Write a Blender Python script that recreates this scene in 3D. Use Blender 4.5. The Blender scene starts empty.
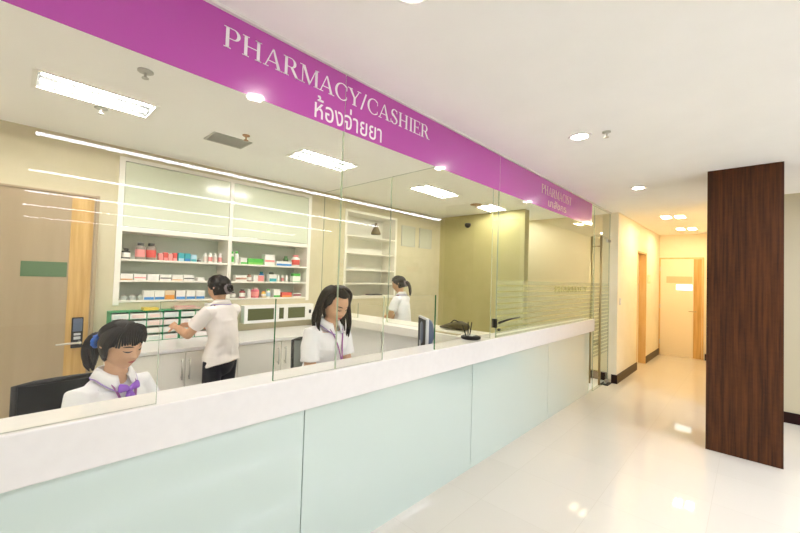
import bpy, bmesh, math, random
from mathutils import Vector, Matrix, noise
random.seed(7)
PI = math.pi
sc = bpy.context.scene
C = sc.collection

# ---------------------------------------------------------------- camera
cam_d = bpy.data.cameras.new('camera'); cam = bpy.data.objects.new('camera', cam_d); C.objects.link(cam)
cam_d.sensor_width = 36.0; cam_d.lens = 16.667; cam_d.clip_start = 0.02; cam_d.clip_end = 60
r_ = Vector((0.72461, 0.68846, 0.0311)); u_ = Vector((-0.00341, -0.04154, 0.99913)); f_ = Vector((-0.68915, 0.72409, 0.02775))
cam.matrix_world = Matrix(((r_.x, u_.x, -f_.x, 0), (r_.y, u_.y, -f_.y, 0), (r_.z, u_.z, -f_.z, 1.58), (0, 0, 0, 1)))
sc.camera = cam
# ---------------------------------------------------------------- world, exposure, light levels
w = bpy.data.worlds.new('world'); sc.world = w; w.use_nodes = True
w.node_tree.nodes['Background'].inputs[0].default_value = (1, .97, .92, 1)
w.node_tree.nodes['Background'].inputs[1].default_value = 0.5
sc.view_settings.view_transform = 'Standard'; sc.view_settings.look = 'None'
sc.view_settings.gamma = 1; sc.view_settings.use_curve_mapping = False
sc.view_settings.exposure = 1.0
sc.cycles.use_denoising = True
sc.cycles.transparent_max_bounces = 32
sc.cycles.max_bounces = 10; sc.cycles.diffuse_bounces = 6; sc.cycles.glossy_bounces = 5
sc.cycles.sample_clamp_indirect = 6
E_STRIP = 16.5      # lobby ceiling strips
E_TROF = 100.0       # pharmacy fluorescent fixtures
E_DOWN = 44.0       # round downlights over the walkway
E_SQ = 48.0         # square corridor lamps
COL_STRIP = (1, 1.04, 1.20); COL_TROF = (1, .98, .95); COL_DOWN = (1, .94, .86); COL_SQ = (1, .76, .46)
CEIL = 2.72

# ---------------------------------------------------------------- materials
def mat(name, col, rough=.5, metal=0, spec=.5, emit=None, es=0, coat=0):
    m = bpy.data.materials.new(name); m.use_nodes = True
    b = m.node_tree.nodes['Principled BSDF']
    b.inputs['Base Color'].default_value = (*col, 1); b.inputs['Roughness'].default_value = rough
    b.inputs['Metallic'].default_value = metal; b.inputs['Specular IOR Level'].default_value = spec
    if coat: b.inputs['Coat Weight'].default_value = coat; b.inputs['Coat Roughness'].default_value = .05
    if emit: b.inputs['Emission Color'].default_value = (*emit, 1); b.inputs['Emission Strength'].default_value = es
    return m
def noisy(m, scale=(1, 1, 1), nscale=8, c0=None, c1=None, detail=4, p0=.35, p1=.65, bump=0, kind='NOISE'):
    nt = m.node_tree; N = nt.nodes; L = nt.links; b = N['Principled BSDF']
    tc = N.new('ShaderNodeTexCoord'); mp = N.new('ShaderNodeMapping'); mp.inputs['Scale'].default_value = scale
    nz = N.new('ShaderNodeTexNoise'); nz.inputs['Scale'].default_value = nscale; nz.inputs['Detail'].default_value = detail
    L.new(tc.outputs['Object'], mp.inputs[0]); L.new(mp.outputs[0], nz.inputs['Vector'])
    if c0:
        cr = N.new('ShaderNodeValToRGB'); cr.color_ramp.elements[0].position = p0; cr.color_ramp.elements[1].position = p1
        cr.color_ramp.elements[0].color = (*c0, 1); cr.color_ramp.elements[1].color = (*c1, 1)
        L.new(nz.outputs[0], cr.inputs[0]); L.new(cr.outputs[0], b.inputs['Base Color'])
    if bump:
        bp = N.new('ShaderNodeBump'); bp.inputs['Strength'].default_value = bump; bp.inputs['Distance'].default_value = .002
        L.new(nz.outputs[0], bp.inputs['Height']); L.new(bp.outputs[0], b.inputs['Normal'])
    return m
def emis(name, col, s):
    m = bpy.data.materials.new(name); m.use_nodes = True; nt = m.node_tree; nt.nodes.clear()
    e = nt.nodes.new('ShaderNodeEmission'); o = nt.nodes.new('ShaderNodeOutputMaterial')
    e.inputs[0].default_value = (*col, 1); e.inputs[1].default_value = s; nt.links.new(e.outputs[0], o.inputs[0]); return m
def glassm(name, tint, refl=1.5, frost=0, fcol=(.8, .9, .8), bands=None):
    m = bpy.data.materials.new(name); m.use_nodes = True; nt = m.node_tree; N = nt.nodes; L = nt.links; N.clear()
    o = N.new('ShaderNodeOutputMaterial'); mx = N.new('ShaderNodeMixShader'); fr = N.new('ShaderNodeFresnel')
    fr.inputs['IOR'].default_value = refl
    tr = N.new('ShaderNodeBsdfTransparent'); tr.inputs[0].default_value = (*tint, 1)
    gl = N.new('ShaderNodeBsdfGlossy'); gl.inputs['Roughness'].default_value = .0; gl.inputs[0].default_value = (1, 1, 1, 1)
    # one reflection per pane: only faces seen from outside reflect
    ge = N.new('ShaderNodeNewGeometry'); sub = N.new('ShaderNodeMath'); sub.operation = 'SUBTRACT'; sub.inputs[0].default_value = 1
    mu = N.new('ShaderNodeMath'); mu.operation = 'MULTIPLY'
    L.new(ge.outputs['Backfacing'], sub.inputs[1]); L.new(sub.outputs[0], mu.inputs[0]); L.new(fr.outputs[0], mu.inputs[1])
    base = tr
    if frost:
        df = N.new('ShaderNodeBsdfDiffuse'); df.inputs[0].default_value = (*fcol, 1)
        tl = N.new('ShaderNodeBsdfTranslucent'); tl.inputs[0].default_value = (*fcol, 1)
        ad = N.new('ShaderNodeMixShader'); ad.inputs[0].default_value = .5; L.new(df.outputs[0], ad.inputs[1]); L.new(tl.outputs[0], ad.inputs[2])
        m2 = N.new('ShaderNodeMixShader'); m2.inputs[0].default_value = frost; L.new(tr.outputs[0], m2.inputs[1]); L.new(ad.outputs[0], m2.inputs[2]); base = m2
        if bands:      # etched horizontal bands: z from bands[0] to bands[1], period bands[2], clear gap share bands[3]
            tc = N.new('ShaderNodeTexCoord'); sx = N.new('ShaderNodeSeparateXYZ'); L.new(tc.outputs['Object'], sx.inputs[0])
            def mth(op, a, b):
                q = N.new('ShaderNodeMath'); q.operation = op
                for i, v in enumerate((a, b)):
                    if isinstance(v, (int, float)): q.inputs[i].default_value = v
                    else: L.new(v, q.inputs[i])
                return q.outputs[0]
            z = sx.outputs['Z']; face = mth('GREATER_THAN', sx.outputs['X'], bands[4]); fr_ = mth('FRACT', mth('DIVIDE', mth('SUBTRACT', bands[1], z), bands[2]), 0)
            k = mth('MULTIPLY', mth('LESS_THAN', fr_, 1 - bands[3]), mth('MULTIPLY', mth('GREATER_THAN', z, bands[0]), mth('LESS_THAN', z, bands[1])))
            L.new(mth('MULTIPLY', mth('MULTIPLY', k, face), frost), m2.inputs[0])
    L.new(mu.outputs[0], mx.inputs[0]); L.new(base.outputs[0], mx.inputs[1]); L.new(gl.outputs[0], mx.inputs[2]); L.new(mx.outputs[0], o.inputs[0])
    return m

M = {}
M['ceil'] = noisy(mat('ceiling_paint', (.92, .915, .90), .8), nscale=3, c0=(.91, .905, .89), c1=(.93, .925, .91))
M['ceil_in'] = noisy(mat('pharmacy_ceiling_paint', (.93, .925, .90), .55), nscale=3, c0=(.96, .95, .945), c1=(.97, .96, .955))
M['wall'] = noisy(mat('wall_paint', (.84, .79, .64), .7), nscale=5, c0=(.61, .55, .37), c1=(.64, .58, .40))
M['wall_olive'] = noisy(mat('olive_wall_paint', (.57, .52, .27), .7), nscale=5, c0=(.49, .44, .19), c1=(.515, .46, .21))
M['wall_rear'] = mat('rear_wall_paint', (.70, .63, .44), .7)
M['wall_c'] = noisy(mat('corridor_paint', (.88, .80, .62), .6), nscale=5, c0=(.86, .79, .62), c1=(.89, .82, .66))
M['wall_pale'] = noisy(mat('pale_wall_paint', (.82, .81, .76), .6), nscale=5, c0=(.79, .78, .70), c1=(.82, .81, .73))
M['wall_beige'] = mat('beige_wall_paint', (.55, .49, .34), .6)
M['white'] = mat('white_laminate', (.88, .87, .84), .3)
M['cream'] = mat('cream_laminate', (.87, .84, .75), .35)
M['solid'] = noisy(mat('white_solid_surface', (.92, .90, .87), .22), nscale=20, c0=(.79, .77, .745), c1=(.81, .79, .765))
M['niche'] = mat('niche_back', (.66, .72, .62), .5)
M['upper'] = mat('pale_green_lacquer', (.66, .70, .54), .15)
M['base_glass'] = mat('back_painted_green_glass', (.58, .69, .64), .12, coat=1)
M['joint'] = mat('joint_green', (.35, .45, .38), .6)  # green of the counter core that shows in the panel joints
M['dark'] = mat('dark_plastic', (.012, .011, .010), .5, spec=.3)
M['black_cloth'] = noisy(mat('black_cloth', (.004, .005, .005), .8, spec=.15), nscale=60, bump=.3)
M['grey_cloth'] = mat('grey_cloth', (.22, .24, .22), .8)
M['steel'] = mat('brushed_steel', (.62, .60, .55), .3, 1)
M['brass'] = mat('warm_steel', (.40, .33, .18), .35, 1)
M['silver_plastic'] = mat('silver_plastic', (.62, .64, .66), .35, .3)
M['screen'] = mat('monitor_back', (.10, .13, .20), .3)
M['bronze'] = mat('bronze_plastic', (.42, .22, .08), .4)
M['vent'] = mat('vent_grey', (.5, .5, .45), .5); M['ventd'] = mat('vent_gap', (.08, .08, .07), .8)
M['amber'] = noisy(mat('amber_wood', (.70, .42, .13), .4), (1, 1, .06), 26, (.50, .30, .085), (.64, .41, .15))
M['leaf'] = noisy(mat('door_leaf_laminate', (.78, .66, .48), .28), (1, 1, .1), 10, (.37, .285, .175), (.40, .31, .195))
M['leaf_c'] = mat('corridor_door_laminate', (.88, .78, .60), .35)
M['frame'] = noisy(mat('door_frame_wood', (.72, .50, .22), .4), (1, 1, .1), 20, (.68, .45, .18), (.76, .54, .26))
M['sign_green'] = mat('dark_green_sign', (.10, .17, .08), .25)
M['base'] = noisy(mat('dark_baseboard', (.10, .045, .015), .45, spec=.25), (1, .1, 1), 30, (.055, .030, .008), (.09, .05, .015))
M['base_dark'] = mat('maroon_baseboard', (.018, .004, .003), .5, spec=.2)
M['purple'] = mat('purple_sign_film', (.49, .062, .42), .22, coat=.6)
M['letter'] = mat('white_vinyl_lettering', (.90, .84, .90), .4)
M['letter2'] = mat('dull_pink_vinyl_lettering', (.72, .50, .46), .5)  # duller, pinker colour for the lettering at the right end
M['glass'] = glassm('clear_glass', (.985, .985, .958), 1.42)
M['glass_banded'] = glassm('etched_band_glass', (.965, .985, .94), 1.42, .5, (.42, .46, .24), (1.0, 1.575, .055, .28, -1.669))
M['door_banded'] = glassm('etched_band_door_glass', (.965, .985, .94), 1.42, .5, (.42, .46, .24), (.50, 1.575, .055, .28, -.004))
M['glass_edge'] = glassm('green_glass_edge', (.80, .88, .78), 1.05, .35, (.62, .74, .60))
M['glass_edge_dark'] = mat('polished_glass_edge', (.03, .16, .06), .15)
M['frost'] = glassm('frosted_film', (.88, .95, .85), 1.2, .42, (.62, .76, .56))
M['film_text'] = glassm('film_lettering', (.72, .72, .38), 1.2, .4, (.45, .45, .10))
M['paper'] = mat('paper', (.85, .85, .80), .7)
M['poster'] = noisy(mat('poster_print', (.6, .6, .5), .4), (1, 12, 12), 6, (.44, .44, .34), (.62, .62, .50))
M['strip'] = emis('strip_tube', COL_STRIP, E_STRIP)
M['trof'] = emis('fluorescent_tube', COL_TROF, E_TROF)
M['down'] = emis('downlight_lamp', COL_DOWN, E_DOWN)
M['sq'] = emis('square_lamp', COL_SQ, E_SQ)
M['refl'] = mat('satin_reflector', (.045, .045, .042), .8)
M['louv'] = mat('louvre_blades', (.08, .08, .075), .5)
M['hi'] = mat('chrome_reflector', (.9, .9, .88), .08, 1)
M['skin'] = noisy(mat('skin', (.62, .36, .22), .5, spec=.35), nscale=14, c0=(.60, .35, .21), c1=(.68, .41, .26))
M['lips'] = mat('lips', (.45, .09, .08), .35)
M['hair'] = noisy(mat('black_hair', (.012, .008, .006), .5, spec=.25), (1, 1, .25), 120, (.004, .0022, .0015), (.018, .009, .005), bump=.5)
M['shirt'] = noisy(mat('white_polo_cloth', (.86, .86, .88), .85), nscale=6, bump=.15)
M['shirt_warm'] = noisy(mat('cream_white_polo_cloth', (.88, .82, .76), .85), nscale=6, bump=.15)
M['lav'] = mat('lavender_trim', (.36, .26, .62), .7)
M['violet'] = mat('violet_ribbon', (.30, .10, .62), .5)
M['lanyard'] = mat('purple_lanyard', (.30, .08, .28), .6)
M['badge'] = mat('red_badge', (.62, .05, .16), .4)
M['blue'] = mat('blue_scrunchie', (.02, .14, .62), .5)
M['trousers'] = mat('black_trousers', (.008, .008, .014), .7)
M['eye'] = mat('lash_black', (.02, .012, .01), .5)

# wood veneer for the column
m = mat('walnut_veneer', (.12, .045, .015), .42, spec=.28); nt = m.node_tree; N = nt.nodes; L = nt.links
tc = N.new('ShaderNodeTexCoord'); mp = N.new('ShaderNodeMapping'); mp.inputs['Scale'].default_value = (1, 1, .035)
n1 = N.new('ShaderNodeTexNoise'); n1.inputs['Scale'].default_value = 60; n1.inputs['Detail'].default_value = 6
mp2 = N.new('ShaderNodeMapping'); mp2.inputs['Scale'].default_value = (.35, 1, 1)
n2 = N.new('ShaderNodeTexNoise'); n2.inputs['Scale'].default_value = 60; n2.inputs['Detail'].default_value = 3
mx = N.new('ShaderNodeMix'); mx.data_type = 'FLOAT'; mx.inputs[0].default_value = .12
cr = N.new('ShaderNodeValToRGB'); e = cr.color_ramp.elements; e[0].position = .36; e[1].position = .64
e[0].color = (.034, .0095, .0022, 1); e[1].color = (.098, .030, .0062, 1)
L.new(tc.outputs['Object'], mp.inputs[0]); L.new(mp.outputs[0], n1.inputs['Vector']); L.new(tc.outputs['Object'], mp2.inputs[0]); L.new(mp2.outputs[0], n2.inputs['Vector'])
L.new(n1.outputs[0], mx.inputs[2]); L.new(n2.outputs[0], mx.inputs[3]); L.new(mx.outputs[0], cr.inputs[0]); L.new(cr.outputs[0], N['Principled BSDF'].inputs['Base Color'])
M['veneer'] = m
# polished floor tiles
m = mat('polished_cream_tiles', (.80, .74, .60), .035, spec=.5); nt = m.node_tree; N = nt.nodes; L = nt.links
tc = N.new('ShaderNodeTexCoord'); mp = N.new('ShaderNodeMapping'); mp.inputs['Location'].default_value = (.21, .0, 0)
br = N.new('ShaderNodeTexBrick'); br.offset = 0; br.inputs['Scale'].default_value = 1; br.inputs['Brick Width'].default_value = .6; br.inputs['Row Height'].default_value = .6
br.inputs['Mortar Size'].default_value = .0018; br.inputs['Color1'].default_value = (.70, .66, .575, 1); br.inputs['Color2'].default_value = (.72, .68, .595, 1); br.inputs['Mortar'].default_value = (.65, .605, .515, 1)
L.new(tc.outputs['Object'], mp.inputs[0]); L.new(mp.outputs[0], br.inputs['Vector']); L.new(br.outputs[0], N['Principled BSDF'].inputs['Base Color'])
M['floor'] = m
M['floor_in'] = noisy(mat('bounce_white_floor', (.86, .85, .80), .3), nscale=30, c0=(.90, .885, .86), c1=(.92, .905, .88))  # unseen floor, whitened to bounce light up to the pharmacy ceiling

# ---------------------------------------------------------------- helpers
def box(bm, a, b, mi=0):
    x0, x1 = sorted((a[0], b[0])); y0, y1 = sorted((a[1], b[1])); z0, z1 = sorted((a[2], b[2]))
    v = [bm.verts.new(p) for p in ((x0, y0, z0), (x1, y0, z0), (x1, y1, z0), (x0, y1, z0), (x0, y0, z1), (x1, y0, z1), (x1, y1, z1), (x0, y1, z1))]
    for q in ((0, 3, 2, 1), (4, 5, 6, 7), (0, 1, 5, 4), (1, 2, 6, 5), (2, 3, 7, 6), (3, 0, 4, 7)):
        f = bm.faces.new([v[i] for i in q]); f.material_index = mi
    return v
def obj(name, bm, m, parent=None, smooth=False, bevel=0, seg=2):
    bmesh.ops.recalc_face_normals(bm, faces=bm.faces)
    me = bpy.data.meshes.new(name); bm.to_mesh(me); bm.free()
    for x in (m if isinstance(m, (list, tuple)) else [m]): me.materials.append(M[x] if isinstance(x, str) else x)
    if smooth:
        for p in me.polygons: p.use_smooth = True
    o = bpy.data.objects.new(name, me); C.objects.link(o)
    if parent: o.parent = parent
    if bevel:
        bv = o.modifiers.new('bevel', 'BEVEL'); bv.width = bevel; bv.segments = seg; bv.limit_method = 'ANGLE'
    return o
def bx(name, a, b, m, parent=None, bevel=0):
    bm = bmesh.new(); box(bm, a, b); return obj(name, bm, m, parent, bevel=bevel)
def boxes(name, lst, m, parent=None, bevel=0):
    bm = bmesh.new()
    for a, b in lst: box(bm, a, b)
    return obj(name, bm, m, parent, bevel=bevel)
def tag(o, label, cat, group=None):
    o['label'] = label; o['category'] = cat
    if group: o['group'] = group
    return o
def thing(name, label, cat, loc=(0, 0, 0), rz=0, group=None):
    o = bpy.data.objects.new(name, None); C.objects.link(o); o.empty_display_size = .1
    o.location = loc; o.rotation_euler = (0, 0, rz); return tag(o, label, cat, group)
def struct(o): o['kind'] = 'structure'; return o
def cyl(bm, p0, p1, r0, r1=None, seg=16, cap=True):
    r1 = r0 if r1 is None else r1; p0 = Vector(p0); p1 = Vector(p1); d = (p1 - p0).normalized()
    a = d.orthogonal().normalized(); b = d.cross(a); A = []; B = []
    for i in range(seg):
        t = 2 * PI * i / seg; o = a * math.cos(t) + b * math.sin(t)
        A.append(bm.verts.new(p0 + o * r0)); B.append(bm.verts.new(p1 + o * r1))
    for i in range(seg): j = (i + 1) % seg; bm.faces.new((A[i], A[j], B[j], B[i]))
    if cap: bm.faces.new(A[::-1]); bm.faces.new(B)
def lathe(bm, prof, c=(0, 0, 0), seg=20):
    rings = []
    for r, z in prof:
        rings.append([bm.verts.new((c[0] + r * math.cos(2 * PI * i / seg), c[1] + r * math.sin(2 * PI * i / seg), c[2] + z)) for i in range(seg)])
    for A, B in zip(rings, rings[1:]):
        for i in range(seg): j = (i + 1) % seg; bm.faces.new((A[i], A[j], B[j], B[i]))
    bm.faces.new(rings[0][::-1]); bm.faces.new(rings[-1])
def tube(bm, pts, radii, seg=12, up=None, round_caps=True):
    """loft along pts; radii are r or (rx, ry); frame is carried along the path"""
    pts = [Vector(p) for p in pts]; rad = [(r, r) if not isinstance(r, (tuple, list)) else r for r in radii]
    if round_caps:
        d0 = (pts[0] - pts[1]).normalized(); d1 = (pts[-1] - pts[-2]).normalized(); m0 = min(rad[0]); m1 = min(rad[-1])
        pre = [(pts[0] + d0 * m0 * .85, tuple(x * .45 for x in rad[0])), (pts[0] + d0 * m0 * .5, tuple(x * .82 for x in rad[0]))]
        post = [(pts[-1] + d1 * m1 * .5, tuple(x * .82 for x in rad[-1])), (pts[-1] + d1 * m1 * .85, tuple(x * .45 for x in rad[-1]))]
        pts = [p for p, _ in pre] + pts + [p for p, _ in post]; rad = [r for _, r in pre] + rad + [r for _, r in post]
    rings = []; a = Vector(up) if up else None
    for i, p in enumerate(pts):
        d = (pts[min(i + 1, len(pts) - 1)] - pts[max(i - 1, 0)]).normalized()
        if a is None: a = d.orthogonal().normalized()
        a = (a - d * a.dot(d))
        a = a.normalized() if a.length > 1e-6 else d.orthogonal().normalized()
        b = d.cross(a); rx, ry = rad[i]
        rings.append([bm.verts.new(p + a * rx * math.cos(2 * PI * k / seg) + b * ry * math.sin(2 * PI * k / seg)) for k in range(seg)])
    for A, B in zip(rings, rings[1:]):
        for i in range(seg): j = (i + 1) % seg; bm.faces.new((A[i], A[j], B[j], B[i]))
    bm.faces.new(rings[0][::-1]); bm.faces.new(rings[-1])
def spline(pts, n=6):
    P = [Vector(p) for p in pts]; out = []
    for i in range(len(P) - 1):
        p0 = P[max(i - 1, 0)]; p1 = P[i]; p2 = P[i + 1]; p3 = P[min(i + 2, len(P) - 1)]
        for k in range(n):
            t = k / n; out.append(.5 * ((2 * p1) + (p2 - p0) * t + (2 * p0 - 5 * p1 + 4 * p2 - p3) * t * t + (3 * p1 - p0 - 3 * p2 + p3) * t ** 3))
    out.append(P[-1]); return out
def remesh(bm, voxel, smooth=3):
    bmesh.ops.recalc_face_normals(bm, faces=bm.faces)
    me = bpy.data.meshes.new('t'); bm.to_mesh(me); bm.free(); o = bpy.data.objects.new('t', me); C.objects.link(o)
    r = o.modifiers.new('r', 'REMESH'); r.mode = 'VOXEL'; r.voxel_size = voxel
    if smooth:
        s = o.modifiers.new('s', 'SMOOTH'); s.iterations = smooth; s.factor = .5
    dg = bpy.context.evaluated_depsgraph_get(); dg.update(); e = o.evaluated_get(dg)
    out = bpy.data.meshes.new_from_object(e); bpy.data.objects.remove(o); return out
def mesh_obj(name, me, m, parent=None):
    me.materials.clear(); me.materials.append(M[m]); me.name = name
    for p in me.polygons: p.use_smooth = True
    o = bpy.data.objects.new(name, me); C.objects.link(o); o.parent = parent; return o
def dup(root, loc, label=None, rz=None):
    r = root.copy(); C.objects.link(r); r.location = loc
    if rz is not None: r.rotation_euler = (0, 0, rz)
    if label: r['label'] = label
    for ch in root.children:
        c = ch.copy(); C.objects.link(c); c.parent = r
        for g in ch.children:
            d = g.copy(); C.objects.link(d); d.parent = c
    return r

# ---------------------------------------------------------------- shell
GX = -1.665      # plane of the glass front
WX = -4.3        # rear wall of the pharmacy
struct(bx('floor', (-1.73, -3.1, -.1), (10.6, 10.5, 0), 'floor'))
struct(bx('floor_pharmacy', (-5, -3.1, -.1), (-1.73, 10.5, 0), 'floor_in'))
struct(bx('ceiling', (GX, -3.1, CEIL), (10.6, 10.5, CEIL + .1), 'ceil'))
TROFFERS = [(-3.17, -2.0, -1.35, 'added unseen fluorescent fixture farthest to the left, brightening the pharmacy'), (-3.17, .05, .67, 'fluorescent ceiling fixture over the seated woman in the black chair'),  # leftmost entry is an added out-of-view fixture that brightens the left part
            (-3.12, 1.80, 2.45, 'fluorescent ceiling fixture behind the white lettering of the sign'), (-3.05, 3.48, 4.2, 'fluorescent ceiling fixture just beyond the glass partition'),
            (-3.02, 4.98, 5.5, 'fluorescent ceiling fixture nearest the end wall of the pharmacy'), (-3.3, 5.95, 6.5, 'added hidden fluorescent fixture behind the end wall, brightening the rear wall'),  # passage entry is added out of sight to brighten the rear wall
            (-2.3, -1.3, -.7, 'added unseen fluorescent fixture near the glass, just left of the frame')]  # added outside the view to lift the light at the left
bm = bmesh.new()
def cb(x0, x1, y0, y1): box(bm, (x0, y0, CEIL), (x1, y1, CEIL + .1))
def ceil_band(xa, xb, ya, yb, holes):
    y = ya
    for hx, h0, h1, _ in sorted(holes, key=lambda q: q[1]):
        cb(xa, xb, y, h0); cb(xa, hx - .15, h0, h1); cb(hx + .15, xb, h0, h1); y = h1
    cb(xa, xb, y, yb)
ceil_band(-5, -2.7, -3.1, 10.5, [t for t in TROFFERS if t[0] < -2.7]); ceil_band(-2.7, GX, -3.1, 10.5, [t for t in TROFFERS if t[0] > -2.7])
struct(obj('ceiling_pharmacy', bm, 'ceil_in'))
N1 = (.70, 2.72, 1.262, 2.60); N2 = (3.36, 4.38, 1.262, 2.52)
bm = bmesh.new()
def wb(y0, y1, z0, z1): box(bm, (-4.9, y0, z0), (WX, y1, z1))
wb(-3.1, N1[0], 0, CEIL); wb(N1[0], N1[1], 0, N1[2]); wb(N1[0], N1[1], N1[3], CEIL); wb(N1[1], N2[0], 0, CEIL)
wb(N2[0], N2[1], 0, N2[2]); wb(N2[0], N2[1], N2[3], CEIL); wb(N2[1], 5.6, 0, CEIL)
struct(obj('wall_back', bm, 'wall'))
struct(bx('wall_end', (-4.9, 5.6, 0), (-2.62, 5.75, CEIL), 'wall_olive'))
struct(bx('wall_rear', (-4.9, 6.74, 0), (GX, 6.9, CEIL), 'wall_rear'))
# corridor left wall with door recess
struct(boxes('wall_corridor', [((GX, 6.66, 0), (-1.55, 8.05, CEIL)), ((GX, 8.05, 2.21), (-1.55, 8.83, CEIL)), ((GX, 8.83, 0), (-1.55, 10.3, CEIL))], 'wall_c'))
struct(bx('wall_far', (-2.5, 10.3, 0), (-.1, 10.45, CEIL), 'wall_c'))
struct(bx('wall_corridor_right', (-.4, 6.4, 0), (-.25, 10.3, CEIL), 'wall_c'))
struct(bx('wall_right', (-.25, 6.4, 0), (10.6, 6.55, CEIL), 'wall_beige'))
struct(bx('wall_lobby_side', (10.5, -3.1, 0), (10.6, 6.4, CEIL), 'wall_pale'))
struct(bx('wall_behind', (-4.9, -3.1, 0), (10.5, -3, CEIL), 'wall_pale'))
struct(bx('trim_1', (-1.663, -3, 2.707), (-1.645, 6.66, CEIL), 'solid'))
# baseboards
struct(boxes('baseboard_corridor', [((-1.575, 6.645, 0), (-1.535, 8.05, .135))], 'base'))
struct(bx('baseboard_corridor_end', (-1.55, 8.83, 0), (-1.535, 10.3, .135), 'base'))
struct(bx('baseboard_recess', (GX - .02, 8.83, 0), (-1.535, 8.84, .135), 'base_dark'))
struct(bx('baseboard_pillar', (-1.62, 6.64, 0), (-1.535, 6.66, .135), 'base_dark'))
struct(bx('baseboard_rear', (-2.6, 6.725, 0), (GX - .03, 6.74, .135), 'base_dark'))
struct(bx('baseboard_far', (-.73, 10.285, 0), (-.4, 10.3, .135), 'base_dark'))
struct(bx('baseboard_right', (-.4, 6.383, 0), (10.5, 6.4, .125), 'base_dark'))

# ---- doors
def lever(parent, x, y, z, axis, sgn, mname='steel', ln=.12, plate=None):
    bm = bmesh.new(); s = sgn
    if axis == 'x':
        cyl(bm, (x, y, z), (x + .05, y, z), .012); tube(bm, [(x + .045, y, z), (x + .05, y + s * ln * .5, z), (x + .045, y + s * ln, z - .004)], [.009, .009, .007], 10)
    else:
        cyl(bm, (x, y, z), (x, y - .05, z), .012); tube(bm, [(x, y - .045, z), (x + s * ln * .5, y - .05, z), (x + s * ln, y - .045, z)], [.009, .009, .007], 10)
    return obj('door_handle', bm, mname, parent, smooth=True)
d1 = struct(bx('door_1', (WX, -.46, 0), (WX + .03, .505, 2.20), 'leaf'))
struct(bx('door_strip', (WX + .028, .345, .02), (WX + .034, .495, 2.19), 'amber', d1))
struct(boxes('door_frame', [((WX, -.50, 0), (WX + .045, -.46, 2.22)), ((WX, .505, 0), (WX + .045, .53, 2.22)), ((WX, -.46, 2.2), (WX + .045, .505, 2.215))], 'leaf', d1))
lp = struct(bx('lock_plate', (WX + .03, .385, .875), (WX + .052, .462, 1.14), 'dark', d1, bevel=.006))
boxes('lock_cover', [((WX + .052, .393, 1.02), (WX + .066, .454, 1.13))], 'screen', lp, bevel=.004)
boxes('lock_cylinder', [((WX + .052, .40, .95), (WX + .06, .446, .975)), ((WX + .052, .40, .985), (WX + .058, .446, 1.005))], 'silver_plastic', lp, bevel=.003)
lever(d1, WX + .05, .44, .925, 'x', -1, ln=.15)
sg = struct(boxes('door_sign', [((WX + .03, .055, 1.49), (WX + .036, .335, 1.615))], 'sign_green', d1))
# left corridor door, set back in its opening
d2 = struct(bx('door_2', (GX - .03, 8.08, 0), (GX + .0, 8.80, 2.18), 'leaf_c'))
struct(boxes('door_frame', [((GX - .02, 8.05, 0), (-1.548, 8.08, 2.21)), ((GX - .02, 8.80, 0), (-1.54, 8.83, 2.21)), ((GX - .02, 8.08, 2.18), (-1.548, 8.80, 2.21))], 'frame', d2))
lever(d2, GX, 8.2, 1.0, 'x', 1)
# far door
d3 = struct(bx('door_3', (-1.52, 10.27, 0), (-.78, 10.3, 2.17), 'leaf_c'))
struct(bx('door_strip', (-.925, 10.262, .01), (-.785, 10.272, 2.165), 'amber', d3))
struct(boxes('door_frame', [((-1.548, 10.255, 0), (-1.52, 10.3, 2.2)), ((-.78, 10.255, 0), (-.752, 10.3, 2.2)), ((-1.52, 10.255, 2.17), (-.78, 10.3, 2.2))], 'frame', d3))
struct(bx('door_sign', (-1.41, 10.26, 1.63), (-.945, 10.27, 1.78), mat('door_sign_grey', (.62, .56, .34), .5), d3))
struct(bx('door_window', (-1.225, 10.262, 1.48), (-.945, 10.27, 1.60), emis('lit_door_window', (1, .97, .85), 1.6), d3))
lever(d3, -.88, 10.27, 1.02, 'y', -1, 'brass')
struct(boxes('hinge', [((-1.535, 10.245, z), (-1.515, 10.262, z + .1)) for z in (.25, 1.05, 1.9)], 'steel', d3))

# ---------------------------------------------------------------- column
tag(bx('wooden_column', (-.325, 4.727, 0), (.205, 5.26, CEIL), 'veneer', bevel=.002), 'square column clad in dark brown wood veneer standing on the walkway floor', 'column')

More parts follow.
